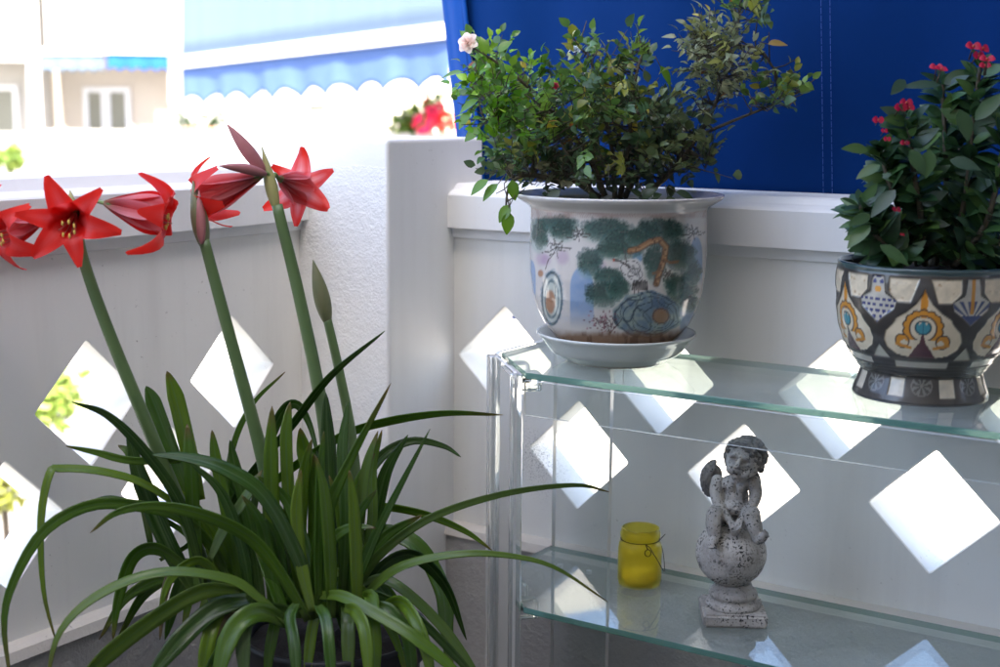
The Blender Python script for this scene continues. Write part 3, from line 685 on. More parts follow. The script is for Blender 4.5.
def rosette(c, r, col, name, parent, mat, axis, rings=((1.0, 6), (.75, 6), (.5, 5), (.28, 4))):
    b = MB(); axis = unit(axis); e1 = unit(np.cross(axis, [.2, .1, .97])); e2 = np.cross(axis, e1)
    for ri, (s, n) in enumerate(rings):
        for k in range(n):
            a = 2 * math.pi * (k + .5 * (ri % 2)) / n + .2 * ri; rad = e1 * math.cos(a) + e2 * math.sin(a); L = r * (1.0 * s + .15); up = .35 + .9 * (1 - s)
            V = []; F = []; C = []; tang = np.cross(axis, rad)
            for i in range(5):
                u = i / 4; w = r * .62 * s ** .6 * math.sin(math.pi * (.12 + .80 * u ** .8)) ; ctr = np.array(c) + (rad * L * (u ** .8) * (1 - .25 * (1 - s))) + axis * r * (up * u ** .7 - .35 * u * u * s)
                for q in (-1, -.4, .4, 1): V.append(ctr + tang * w * q - rad * w * .28 * q * q + axis * w * .25 * q * q); C.append(np.array(col) * (.8 + .35 * u) * (.9 + .12 * ((k + ri) % 2)))
            for i in range(4):
                for q in range(3): F.append((i * 4 + q, i * 4 + q + 1, i * 4 + q + 5, i * 4 + q + 4))
            b.put(V, F, np.array(C))
    return b.build(name, mat, parent, smooth=True)
m_petal = leaf_mat('soft_petal', .3, .5)
tag(rosette(P(468, 43, RD - .05), .0130, (.86, .74, .66), 'rose_bloom', rose, m_petal, TOW + .3 * UP - .4 * RTH), 'open pale pink bloom')
tag(rosette(P(555, 86, RD - .08), .0048, (.60, .06, .10), 'rose_bloom', rose, m_petal, TOW + .5 * UP), 'small deep pink bloom')
tag(rosette(P(575, 51, RD - .02), .0075, (.55, .60, .62), 'rose_bud', rose, m_petal, UP + .3 * TOW), 'faded whitish bud')

# ------------------------------------------------------------------ mosaic pot (ceramic with metal filigree)
QC = (.958, -.140); QD = depth([QC[0], QC[1], .88]); QPX = QD / FPX
qz = lambda py: zat(QC[0], QC[1], py)
QB = ZT
mos = thing('flower_pot', (QC[0], QC[1], QB), 'footed mosaic bowl pot with metal filigree and orange scroll medallions', 'flower pot')
s = QPX
qprof = [(0, QB + .0005), (66 * s, QB + .0005), (65.5 * s, qz(394)), (63.5 * s, qz(386)), (60.5 * s, qz(378)), (58.5 * s, qz(371)), (58 * s, qz(368)), (60.5 * s, qz(366)), (63 * s, qz(362)), (70 * s, qz(353)), (77 * s, qz(340)), (82 * s, qz(325)), (85 * s, qz(308)), (86.2 * s, qz(292)), (86.4 * s, qz(276)), (85.5 * s, qz(267)),
         (86.2 * s, qz(264)), (86 * s, qz(261.5)), (83.5 * s, qz(260.5)), (81.5 * s, qz(263)), (80 * s, qz(270)), (78 * s, qz(285)), (0, qz(285))]
NP, NA = 230, 720; prof = interp_prof(qprof, NP)
V, F = lathe(prof, QC, NA); Va = np.array(V); ang = np.arctan2(Va[:, 1] - QC[1], Va[:, 0] - QC[0]); rr = np.hypot(Va[:, 0] - QC[0], Va[:, 1] - QC[1])
a0 = math.atan2(CAM[1] - QC[1], CAM[0] - QC[0]); th = (ang - a0 + math.pi) % (2 * math.pi) - math.pi
# vertical chart measured as seen on the pot's near face
Vn = np.stack([np.full(len(Va), QC[0]) + rr * math.cos(a0), QC[1] + rr * math.sin(a0), Va[:, 2]], 1); cyv = (pj(Vn)[:, 1] - 240) * 3.706
PER = math.radians(60); k6 = np.round(th / PER); u = (th - k6 * PER) / PER                       # -.5 .. .5 in each medallion
x = u * 335.0; y = cyv; ax_ = np.abs(x)
jj = np.tile(np.arange(NP), NA); zz = Va[:, 2]
bodym = (zz > qz(369.5)) & (zz < qz(266.5)) & (jj < 190); footm = (zz <= qz(369.5)) & (zz > QB + .001)
pt = Paint(x, y, (.05, .043, .037)); metal = np.full(len(x), .85); relief = np.zeros(len(x))
fil = np.abs(np.sin(x * .55)) * np.abs(np.sin(y * .6)); pt.lay(.6 * sst(.5, .9, fil), (.13, .12, .105))
def inlay(sd, col, soft=4.0, noise_s=30, seed=0, var=.25):
    """glazed inset: sd>0 inside"""
    a = sst(0, soft, sd) * bodym; v = (1 - var / 2 + var * fbm(x + 500 * k6, y, noise_s, seed))[:, None]
    pt.c = pt.c * (1 - a[:, None]) + np.asarray(col) * v * a[:, None]; global metal, relief
    metal = metal * (1 - a); relief = relief * (1 - a) + a * 1.0
    return a
cream = (.68, .57, .39)
hw = np.interp(y, [180, 205, 240, 272, 296, 306, 318, 345, 378, 405, 428, 440], [0, 10, 31, 63, 98, 102, 110, 136, 146, 136, 100, 34], left=-30, right=-30)
med = np.minimum(hw - ax_, 438 - y)
am = inlay(med, cream, 5, 40, 1)
ok = am > .3
def lay_in(mask, col): pt.lay(mask * ok, col)
line_ = lambda d, w: 1 - sst(w * .6, w * 1.3, d)
# orange spire, scalloped ring, scrolls, teal heart, maroon wedge
lay_in(((ax_ < np.interp(y, [178, 225, 285], [3, 13, 9])) & (y < 292)).astype(float), (.62, .24, .015))
dr = np.hypot(x, y - 330); ath = np.arctan2(y - 330, x); sc = 66 + 6 * np.abs(np.sin(ath * 7))
ringm = (dr < sc) & (dr > 48) & (y < 372); lay_in(ringm.astype(float), (.62, .25, .02)); lay_in(line_(np.abs(dr - sc), 3) * (y < 372), (.03, .02, .02)); lay_in(line_(np.abs(dr - 47), 3) * (y < 372), (.05, .03, .03))
for sx in (-1, 1):
    d2 = np.hypot(x - sx * 74, y - 378); lay_in((d2 < 24).astype(float), (.62, .25, .02)); d3 = np.hypot(x - sx * 66, y - 390); lay_in((d3 < 16).astype(float), cream); lay_in(line_(np.abs(d2 - 25), 2.6), (.04, .03, .03))
    lay_in(line_(seg_d(x, y, (sx * 96, 390), (sx * 44, 402)), 6), (.55, .22, .02))
lay_in(((y > 350) & (ax_ < np.interp(y, [345, 380, 436], [2, 10, 52])) & (y > 352)).astype(float), (.075, .02, .03))
ht = (np.hypot(x / 27, (y - 326) / 25) < 1) & (y > 308 - 6 * np.cos(x * .25)); lay_in(ht.astype(float), (.05, .25, .29)); lay_in(line_(np.abs(np.hypot(x / 27, (y - 326) / 25) - 1) * 25, 3), (.01, .05, .07)); lay_in(line_(np.abs(x) - 0, 2) * (np.hypot(x, y - 326) < 22), (.02, .12, .16))
# tiles beside the spire
tl = np.minimum.reduce([ax_ - np.interp(y, [140, 235], [15, 44]), 126 - ax_ - np.clip(y - 198, 0, 99) * .9, y - 144, 236 - y - np.clip(ax_ - 90, 0, 99) * .8])
at = inlay(tl, (.70, .58, .40), 5, 18, 2, .5); pt.lay((at > .4) * sst(.62, .8, fbm(x + 300 * k6, y, 24, 12)), (.36, .20, .09))
# between medallions (x' measured from the middle of the gap)
xg = 167.5 - ax_; side = np.where(x > 0, k6, k6 - 1); alt = (np.mod(side, 2) == 1)
gp = np.minimum.reduce([np.interp(y, [150, 170, 205, 232, 262, 285, 318], [24, 27, 30, 74, 66, 36, 0]) - xg, y - 143, 324 - y])
ag = inlay(gp, (.50, .46, .38), 4, 20, 4, .3); og = ag > .4
dot = np.hypot(xg, y - 194) < 13; pt.lay(og * alt * dot, (.66, .28, .02))
cell = np.hypot(np.mod(x + 11 * (np.floor(y / 22) % 2), 22) - 11, np.mod(y, 22) - 11); pt.lay(og * alt * (y > 214) * (cell < 7.5), (.02, .03, .14)); pt.lay(og * alt * (y < 178) * (cell < 8), (.03, .04, .16))
pt.lay(og * (~alt) * (xg < 7) * (y < 275), (.50, .22, .03)); fan = np.abs(np.sin(np.arctan2(xg, 300 - y) * 9)); pt.lay(og * (~alt) * (y > 228) * (xg > 8) * sst(.6, .9, fan), (.05, .07, .15)); pt.lay(og * (~alt) * (y > 282), (.03, .05, .14))
# small triangles and the lens panels at the bottom
tr_ = np.minimum.reduce([(y - 402) * .75 - xg * .9 + 4, 446 - y, 40 - xg]); inlay(tr_, (.46, .44, .34), 4, 18, 5)
ln_ = np.minimum(112 - ax_, 13 - np.abs(y - 463)); inlay(ln_, (.50, .46, .37), 4, 40, 6)
# foot: cream tiles alternate with dark flower plaques
P8 = math.radians(45); k8 = np.round((th - math.radians(22.5) * 0 + math.radians(21)) / P8); u8 = (th + math.radians(21) - k8 * P8) / P8; xf = u8 * 187; yf = y
t8 = np.minimum.reduce([31 - np.abs(xf), yf - 494, 586 - yf]); a8 = sst(0, 4, t8) * footm
v8 = (.75 + .5 * fbm(xf + 99 * k8, yf, 26, 7))[:, None]; pt.c = pt.c * (1 - a8[:, None]) + np.array((.68, .60, .45)) * v8 * a8[:, None]; metal = metal * (1 - a8); relief = relief * (1 - a8) + a8
xq = (np.abs(xf) - 93.5); rq = np.hypot(xq, yf - 540); aq = np.arctan2(yf - 540, xq); plaq = (rq < 40) * footm
pt.lay(plaq * (np.abs(np.sin(aq * 4)) > .72) * (rq > 6), (.17, .17, .145)); pt.lay(plaq * (np.abs(rq - 38) < 3), (.16, .15, .13)); pt.lay(plaq * (rq < 7), (.18, .17, .14))
# metal outline beading along inlays
e = (1 - np.abs(relief * 2 - 1)); pt.lay(e * .5 * (bodym | footm), (.16, .145, .125))
lip = (zz >= qz(266.5)) & (jj < 215); pt.c[lip] = np.array((.025, .055, .055)) * (.8 + .5 * fbm(ang[lip] * 80, zz[lip] * 900, 12, 31))[:, None]; metal[lip] = 0
ins = (jj >= 200); pt.c[ins] = (.06, .10, .10); metal[ins] = 0
out_ = np.stack([np.cos(ang), np.sin(ang), np.zeros_like(ang)], 1); bead = (1 - relief) * (.0011 + .0005 * fil); bead[~(bodym | footm)] = 0
Va = Va + out_ * bead[:, None]
add('pot_body', Va, F, glaze('mosaic_glaze', .2, .35, metal_attr=True, bump=.1), mos, cols=pt.c, attrs={'metal': np.clip(metal, 0, 1) * np.where(footm, .08, .3)})
soil_disc(QC, 79.5 * s, qz(272), mos)

# ------------------------------------------------------------------ crown of thorns plant in the mosaic pot
cro = thing('crown_of_thorns', (QC[0], QC[1], qz(272)), 'bushy dark green plant with small red flowers in the mosaic pot', 'plant')
sm = MB(); fol = MB()
stems = [[(918, 265, 0), (905, 225, -.02), (890, 185, -.03), (880, 150, -.03)], [(925, 265, 0), (920, 210, -.04), (912, 160, -.05), (908, 118, -.05)], [(935, 266, .01), (945, 200, 0), (945, 140, 0), (942, 85, 0)], [(945, 265, 0), (965, 200, -.03), (972, 130, -.02), (980, 68, -.01)],
         [(930, 266, .03), (950, 210, .06), (960, 150, .06), (968, 110, .05)], [(905, 264, -.03), (885, 245, -.05), (868, 225, -.05), (860, 205, -.05)], [(955, 265, -.02), (985, 225, -.05), (1000, 170, -.05), (1010, 120, -.03)], [(950, 266, .02), (1000, 240, .02), (1030, 190, .03), (1035, 140, .03)]]
pal2 = [(.020, .050, .018), (.028, .065, .022), (.036, .080, .024), (.050, .095, .024), (.030, .060, .034)]
for st in stems:
    pts = catmull([P(a, b_, QD + d) for a, b_, d in st], 26); sm.tube(pts, list(np.linspace(.0042, .0025, 26)), 7)
    for i in range(1, 26):
        for _ in range(4 if i < 20 else 5):
            t = unit(pts[min(i + 1, 25)] - pts[i - 1]); d = rand_dir(); d = unit(d - t * d.dot(t)); d = unit(d + t * rng.uniform(.1, .8) + UP * .1 + (TOW * .25))
            if (pts[i] + d * .045)[1] > .09: d[1] = -abs(d[1])
            L = rng.uniform(.024, .042) * (1.0 if i < 20 else .9); n = unit(UP * .55 + TOW * .75 + t * .2 + .45 * rand_dir())
            c = np.array(pal2[rng.integers(len(pal2))]) * (.9 + .9 * rng.random()); leaflet(fol, pts[i] + d * .003, d, n, L, L * rng.uniform(.42, .54), c, .08 + .15 * rng.random(), rng.uniform(.05, .35), 6)
    b_ = MB()
sm.build('stem', m_bark, cro, smooth=True); 
for (x0, y0, dx, dy, L, Wp) in ((868, 150, -20, -3, 34, 15), (880, 165, -26, 12, 34, 15), (870, 215, -18, 8, 30, 14), (905, 80, -8, 8, 30, 14), (940, 85, -40, -2, 46, 15), (975, 120, 30, -30, 46, 18), (895, 190, -22, 22, 44, 18), (870, 225, -20, 18, 40, 17), (930, 150, -4, 30, 34, 18), (960, 110, 10, 28, 38, 20), (910, 150, 16, 24, 34, 17), (950, 160, 26, 6, 36, 18), (880, 245, 20, 12, 40, 16)):
    p = P(x0, y0, QD - .09); q = P(x0 + dx, y0 + dy, QD - .10); leaflet(fol, p, q - p, TOW * .8 + UP * .8 + .3 * rand_dir(), L * .82 * QPX, Wp * .82 * QPX, np.array(pal2[rng.integers(1, 5)]) * 1.2, .15, .15, 6)
fol.build('foliage', m_leafd, cro, smooth=True)
def bract(c, r, axis, parent, col=(.62, .015, .05)):
    b = MB(); axis = unit(axis); e1 = unit(np.cross(axis, [.2, .3, .9])); e2 = np.cross(axis, e1)
    for k in range(2):
        a = k * math.pi + .3; rad = e1 * math.cos(a) + e2 * math.sin(a); V = []; C = []; F = []; tg = np.cross(axis, rad)
        for i in range(5):
            u = i / 4; w = r * .62 * math.sin(math.pi * (.1 + .86 * u)) ** .7; ctr = np.array(c) + rad * r * u + axis * r * .25 * math.sin(u * 2.4)
            for q in (-1, 0, 1): V.append(ctr + tg * w * q + axis * w * .18 * abs(q)); C.append(np.array(col) * (.7 + .4 * u))
        for i in range(4):
            for q in range(2): F.append((i * 3 + q, i * 3 + q + 1, i * 3 + q + 4, i * 3 + q + 3))
        b.put(V, F, np.array(C))
    b.ell(np.array(c) + axis * r * .18, (e1 * r * .2, e2 * r * .2, axis * r * .2), 7, 5, (.55, .12, .08)); b.tube([np.array(c), np.array(c) - axis * r * 1.6 - UP * r * .7], [r * .1, r * .12], 5, (.08, .05, .03))
    b.build('flower', m_petal, parent, smooth=True)
for (x0, y0, r) in ((973, 47, 8), (982, 49, 8), (978, 56, 7), (987, 60, 8), (985, 66, 6), (936, 68, 7), (941, 70, 7), (900, 108, 7), (906, 103, 7), (909, 108, 6), (878, 120, 6), (884, 131, 4), (887, 139, 4), (905, 143, 5), (896, 210, 5), (902, 235, 3)):
    bract(P(x0, y0, QD - .065 - .02 * rng.random()), r * .92 * QPX, TOW + .6 * UP + .5 * rand_dir(), cro)

# ------------------------------------------------------------------ cherub statue
CC = (.7450, -.1850); CD = depth([CC[0], CC[1], .58]); CPX = CD / FPX
chz = lambda py: zat(CC[0], CC[1], py)
stat = thing('statue', (CC[0], CC[1], ZL), 'weathered grey stone cherub seated on a ball above a square plinth', 'statue')
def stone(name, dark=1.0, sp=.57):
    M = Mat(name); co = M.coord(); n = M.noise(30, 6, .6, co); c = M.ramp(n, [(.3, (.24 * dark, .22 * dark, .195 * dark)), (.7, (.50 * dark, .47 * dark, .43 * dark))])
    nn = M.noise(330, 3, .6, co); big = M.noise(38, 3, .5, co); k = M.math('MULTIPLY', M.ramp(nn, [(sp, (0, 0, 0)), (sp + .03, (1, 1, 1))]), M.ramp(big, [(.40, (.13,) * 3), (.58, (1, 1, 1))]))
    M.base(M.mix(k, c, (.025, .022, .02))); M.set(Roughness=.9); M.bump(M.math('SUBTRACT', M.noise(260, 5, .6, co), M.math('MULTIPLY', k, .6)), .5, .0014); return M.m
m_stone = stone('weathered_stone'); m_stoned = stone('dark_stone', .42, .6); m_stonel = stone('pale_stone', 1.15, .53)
TL = np.array([CAM[0] - CC[0], CAM[1] - CC[1], 0]); TL /= np.linalg.norm(TL); RL = np.cross(UP, TL)
def S(px, py, t=0):                                                  # statue point from picture units, t = towards the viewer in picture units
    r = ray(px, py); k = (t * CPX + (np.array([CC[0], CC[1], 0]) - CAM) @ TL * 1.0) / (r @ TL); return CAM + r * k
def U(n): return n * CPX
def E3(mb, p, rx, ry, rz, tilt=0):                                   # rx picture-right, ry up, rz towards viewer
    c, s_ = math.cos(tilt), math.sin(tilt); a = RL * c + UP * s_; b_ = UP * c - RL * s_
    mb.ell(p, (a * U(rx), TL * U(rz), b_ * U(ry)), 20, 14)
def limb(mb, pts, rads, n=10):
    P_ = catmull(pts, 9 * (len(pts) - 1)); R_ = np.interp(np.linspace(0, 1, len(P_)), np.linspace(0, 1, len(rads)), rads)
    for p, r in zip(P_, R_): mb.ell(p, (RL * U(r), TL * U(r), UP * U(r)), 12, 8)
def dent(V, px, py, t, r, amt, ry=None):
    V = np.array(V); c = S(px, py, t); d = V - c; q = np.sqrt((d @ RL / U(r)) ** 2 + (d @ UP / U(ry or r)) ** 2 + (d @ TL / U(max(r, 5) * 1.6)) ** 2)
    k = np.clip(1 - q * q, 0, 1); return V - TL * (U(amt) * k)[:, None]
fig = MB(); tl = -.32
E3(fig, S(735, 497, 3), 13.5, 17, 10); E3(fig, S(735.5, 484, 3), 15.5, 10, 9.5); E3(fig, S(735, 506, 6), 14.5, 10, 11); E3(fig, S(734, 513, 2), 20, 9, 13)   # torso, chest, belly, hips
E3(fig, S(730, 487, 10.5), 6, 5, 3.5); E3(fig, S(741, 487.5, 10.5), 6, 5, 3.5); limb(fig, [S(738, 478, 4), S(742, 470, 8)], [8, 8])
E3(fig, S(744.5, 458.5, 9), 18.5, 19.5, 18, tl); E3(fig, S(739.5, 465, 14), 13.5, 12.5, 14, tl)                              # skull, face
E3(fig, S(732, 469.5, 22), 5.8, 5.2, 5.5, tl); E3(fig, S(745.5, 473, 22), 6, 5.5, 5.5, tl); E3(fig, S(736, 476.5, 23), 5, 3.6, 5, tl)                # cheeks, chin
E3(fig, S(737.6, 466, 29), 2.5, 2.6, 4.2, tl); limb(fig, [S(740.5, 457, 26), S(738.4, 464, 29)], [1.6, 2.2]); E3(fig, S(735.6, 466.6, 27), 1.5, 1.4, 2.2, tl); E3(fig, S(739.8, 467.6, 27), 1.5, 1.4, 2.2, tl)   # nose
E3(fig, S(735.6, 471.6, 27.2), 3.4, 1.1, 2.4, tl); E3(fig, S(735.4, 473.9, 26.6), 2.7, 1.25, 2.4, tl)                                  # lips
limb(fig, [S(730, 456.5, 23), S(734, 454.5, 26), S(737.5, 456.5, 26.4)], [1.5, 2.0, 1.4]); limb(fig, [S(742.5, 458, 26), S(747.5, 458, 25.5), S(751.5, 461.5, 23)], [1.4, 2.0, 1.5])   # brows
E3(fig, S(761.5, 468, 6), 3, 5, 4, tl)
limb(fig, [S(717.5, 481, 3), S(715.8, 492, 6), S(718.5, 504, 11), S(725.5, 515, 19), S(731.5, 523, 25)], [6.6, 6.4, 5.4, 4.6, 3.4])
limb(fig, [S(754, 482, 3), S(756, 493, 6), S(753, 504, 11), S(746.5, 514, 19), S(739.5, 522, 25)], [6.6, 6.4, 5.4, 4.6, 3.4])
E3(fig, S(733, 526.5, 27), 4.0, 5.5, 3.4, .3); E3(fig, S(738, 526, 28.5), 4.0, 5.5, 3.4, -.3)
for k in range(4):
    limb(fig, [S(730.8 + 1.9 * k, 527, 30.4), S(731.8 + 1.8 * k, 532, 30.4), S(732.6 + 1.6 * k, 536 - .5 * abs(k - 1), 28)], [1.2, 1.15, .95]); limb(fig, [S(740.4 - 1.9 * k, 526, 31.6), S(739.4 - 1.7 * k, 530.5, 31.8), S(738.6 - 1.5 * k, 533.8, 30)], [1.15, 1.1, .95])
limb(fig, [S(729.6, 523, 28), S(730.6, 528, 31), S(733.5, 531, 32)], [1.3, 1.3, 1.1]); limb(fig, [S(741.6, 522.5, 28.5), S(740.8, 527, 32.5), S(737.5, 530, 33.5)], [1.3, 1.3, 1.1])
limb(fig, [S(724, 512, 2), S(717.5, 513.5, 13), S(714.5, 515.5, 23)], [10.5, 9.8, 8.6]); limb(fig, [S(714.5, 515.5, 23), S(713.5, 525, 26.5), S(714.5, 535, 29)], [8.4, 7.8, 6.2]); limb(fig, [S(714.5, 537, 29.5), S(713, 542, 34), S(712, 545.5, 38)], [5.4, 4.8, 3.6])
limb(fig, [S(744, 512, 2), S(750, 513.5, 13), S(752, 516, 23)], [10.5, 9.8, 8.6]); limb(fig, [S(752, 516, 23), S(754.5, 526, 26), S(757.5, 536, 28)], [8.4, 7.8, 6.2]); limb(fig, [S(758, 539, 29), S(762, 538, 33), S(765, 534.5, 36)], [5.4, 4.8, 3.6])
for k in range(5): limb(fig, [S(709.0 + 1.6 * k, 546.5, 39 + .4 * (2 - abs(k - 1))), S(708.8 + 1.7 * k, 547.6, 41.5)], [1.2, 1.0]); limb(fig, [S(763.4 + .9 * k, 531 + 1.5 * k, 37), S(764.6 + 1.0 * k, 530 + 1.6 * k, 39)], [1.2, 1.0])
V, F = remeshed(fig, .00080, 2, .5)
for (px, py, t, r, am, ry) in ((733.2, 459.6, 26, 4.2, 3.4, 2.6), (746.2, 462.6, 25, 4.2, 3.4, 2.6), (735.5, 472.7, 29, 3.2, 1.6, .8), (736.6, 469.6, 28, 2.2, 1.2, 1.0), (735.8, 475.2, 28, 3, 1.0, .8), (725.5, 494, 12, 3, 5, 10), (745.5, 495, 12, 3, 5, 10), (735.5, 489, 13, 2, 2.0, 8), (735, 508, 18, 1.8, 2.0, 1.8), (734, 519, 16, 8, 5, 4)): V = dent(V, px, py, t, r, am, ry)
add('figure', V, F, m_stone, stat)
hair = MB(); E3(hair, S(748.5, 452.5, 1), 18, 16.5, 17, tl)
hr = random.Random(3)
for k in range(210):
    a = hr.uniform(0, 2 * math.pi); v = hr.uniform(-.55, 1); ph = math.acos(max(-1, min(1, v)))
    dx, dy, dz = math.sin(ph) * math.cos(a), math.cos(ph), math.sin(ph) * math.sin(a)
    px, py, t = 746 + 19.5 * dx, 455.5 - 18 * dy, 5 + 19 * dz
    if t > 8 and py > 447.5 + .35 * (px - 738) and px < 751.5: continue
    if py > 478: continue
    r = hr.uniform(2.2, 3.6); E3(hair, S(px, py, t), r, r * .9, r)
    for q in range(2): E3(hair, S(px + hr.uniform(-2, 2), py + hr.uniform(-2, 2), t + hr.uniform(-1, 2)), r * .5, r * .5, r * .5)
for (px, py, t) in ((727.5, 450, 15), (731.5, 444.5, 19), (737, 442.5, 22), (743, 443.5, 24), (749, 447, 24), (754, 452, 23), (757.5, 457, 20), (759, 463, 17), (760.5, 470, 13), (726.5, 457, 11), (755, 462, 21), (757, 469, 17), (752, 455, 24)):
    for q in range(7): a = q * .9; E3(hair, S(px + 2.6 * math.cos(a) * (1 - q * .1), py + 2.6 * math.sin(a) * (1 - q * .1), t + q * .35), 1.35, 1.3, 1.5)
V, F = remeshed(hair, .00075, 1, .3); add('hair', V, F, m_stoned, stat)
for sx in (-1, 1):
    w = MB(); cxw, cyw, rxw, ryw, tw_ = (711.5, 478.5, 10.5, 15, -.25) if sx < 0 else (754, 486, 6, 16, .12)
    E3(w, S(cxw, cyw, -8), rxw, ryw, 3.4, tw_); E3(w, S(cxw + 1.5 * -sx * -1, cyw - 5, -5.5), rxw * .85, ryw * .6, 3.2, tw_)
    for row, (f0, nf, rf, dt) in enumerate(((.86, 13, 2.6, -8), (.66, 10, 2.5, -5.2), (.42, 7, 2.3, -3.2))):
        for k in range(nf):
            a = math.radians((-20 + 220 * k / (nf - 1)) if sx < 0 else (200 - 220 * k / (nf - 1))); dx, dy = rxw * f0 * math.cos(a + math.pi * .5), ryw * f0 * math.sin(a + math.pi * .5)
            px, py = cxw - sx * -1 * abs(dx) * (1 if k > 1 else .3), cyw - dy * (.9 if dy > 0 else 1.1)
            limb(w, [S(px + sx * -3, py - 5, dt), S(px, py, dt), S(px + sx * .6, py + 3.2, dt)], [rf, rf, rf * .65])
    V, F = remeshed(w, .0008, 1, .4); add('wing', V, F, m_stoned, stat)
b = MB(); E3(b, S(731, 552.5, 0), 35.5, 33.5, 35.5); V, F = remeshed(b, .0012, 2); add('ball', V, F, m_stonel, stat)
prof = [(0, chz(580)), (U(18), chz(582)), (U(19.5), chz(587)), (U(23), chz(589)), (U(24.5), chz(592)), (U(23.5), chz(595)), (U(22), chz(596)), (U(23.5), chz(598.5)), (U(26.5), chz(600.5)), (U(27.5), chz(603)), (U(26.5), chz(605.5)), (0, chz(605.5))]
V, F = lathe(interp_prof(prof, 60), CC, 48); add('pedestal', V, F, m_stone, stat)
bm = bmesh.new(); bmesh.ops.create_cube(bm, size=1); zb0, zb1 = ZL + .0003, chz(605)
for v in bm.verts: v.co = Vector((v.co.x * U(63), v.co.y * U(63), zb0 + (v.co.z + .5) * (zb1 - zb0)))
bmesh.ops.bevel(bm, geom=bm.edges[:], offset=.003, segments=3, affect='EDGES'); c0 = (CC[0], CC[1])
bmesh.ops.rotate(bm, verts=bm.verts, cent=(0, 0, 0), matrix=Matrix.Rotation(math.atan2(RL[1], RL[0]) + .12, 3, 'Z'))
V = [(v.co.x + c0[0], v.co.y + c0[1], v.co.z) for v in bm.verts]; F = [tuple(q.index for q in f.verts) for f in bm.faces]; bm.free(); add('base_block', V, F, m_stone, stat, smooth=False)

# ------------------------------------------------------------------ yellow glass jar lantern
JC = (.5795, -.128); JD = depth([JC[0], JC[1], .53]); JX = JD / FPX; jz = lambda py: zat(JC[0], JC[1], py)
jar = thing('jar_lantern', (JC[0], JC[1], ZL), 'small yellow frosted glass jar with a wire handle on the lower shelf', 'jar')
Mj = Mat('yellow_glass'); Mj.base(Mj.mix(Mj.noise(30), (.99, .84, .09), (1.0, .90, .18))); Mj.set(Roughness=.30, IOR=1.25); Mj.b.inputs['Transmission Weight'].default_value = .9
g = JX; prof = [(0, ZL + .001), (18 * g, ZL + .001), (20.5 * g, jz(584)), (21.8 * g, jz(578)), (21.8 * g, jz(548)), (21 * g, jz(543)), (18.8 * g, jz(540)), (18.6 * g, jz(537.5)), (20 * g, jz(536)), (20 * g, jz(532)), (18.8 * g, jz(530)), (18.9 * g, jz(527.5)), (18.2 * g, jz(526.5)), (17.0 * g, jz(528)), (16.8 * g, jz(540)), (19.4 * g, jz(546)), (19.8 * g, jz(575)), (17 * g, jz(582)), (0, jz(582))]
V, F = lathe(interp_prof(prof, 90), JC, 64); add('glass_body', V, F, Mj.m, jar)
b = MB(); b.put(*lathe([(0, jz(581)), (16.5 * g, jz(580)), (19 * g, jz(575)), (19 * g, jz(569)), (0, jz(570))], JC, 40)); b.build('candle', plain('pale_wax', (.82, .74, .50), .5), jar, smooth=True)
m_wire = plain('dark_wire', (.05, .045, .04), .45, Metallic=.9)
w = MB(); zz_ = jz(538.5); ring_ = [(JC[0] + 19.4 * g * math.cos(a), JC[1] + 19.4 * g * math.sin(a), zz_) for a in np.linspace(0, 2 * math.pi, 41)]; w.tube(ring_, .0006, 6)
def J(px, py, t): return np.array([JC[0], JC[1], 0]) + RTH * (px - 637.5) * g + TOW * t * g + UP * jz(py)
w.tube(catmull([J(641, 538.5, 19.5), J(645, 541, 22), J(648, 546, 23), J(652, 552, 22), (J(659.5, 565, 18)), J(661, 563, 12), J(660, 550, 2), J(656, 540, -6), J(650, 536, -16)], 40), .0006, 6)
w.tube([J(643 + 3 * math.cos(a), 546 + 3.4 * math.sin(a), 22.6) for a in np.linspace(0, 6.28, 15)], .0006, 6); w.tube([J(641, 538.5, 20), J(643, 543, 22.5)], .0009, 6); w.tube([J(655, 536, 14), J(661, 531, 10)], .0006, 6)
w.build('wire_handle', m_wire, jar, smooth=True)

# ------------------------------------------------------------------ amaryllis in its dark pot
AC = P(335, 640, 1.74); ac = (AC[0], AC[1]); AZ = zat(ac[0], ac[1], 626)
apot = thing('flower_pot', (ac[0], ac[1], .1), 'big black plastic pot on the floor under the amaryllis leaves', 'flower pot')
R_ = .112; prof = [(0, .1005), (R_ * .74, .1005), (R_ * .76, .105), (R_ * .95, AZ - .045), (R_ * .955, AZ - .035), (R_ * 1.02, AZ - .033), (R_ * 1.04, AZ - .03), (R_ * 1.05, AZ - .002), (R_ * 1.03, AZ), (R_ * .98, AZ - .001), (R_ * .96, AZ - .03), (0, AZ - .03)]
V, F = lathe(interp_prof(prof, 120), ac, 64); add('pot_body', V, F, plain('black_plastic', (.008, .008, .008), .5, .2, 20), apot); soil_disc(ac, R_ * .965, AZ - .018, apot, .012)
ama = thing('amaryllis', (ac[0], ac[1], AZ - .02), 'tall amaryllis with red trumpet flowers and long strap leaves against the left wall', 'plant')
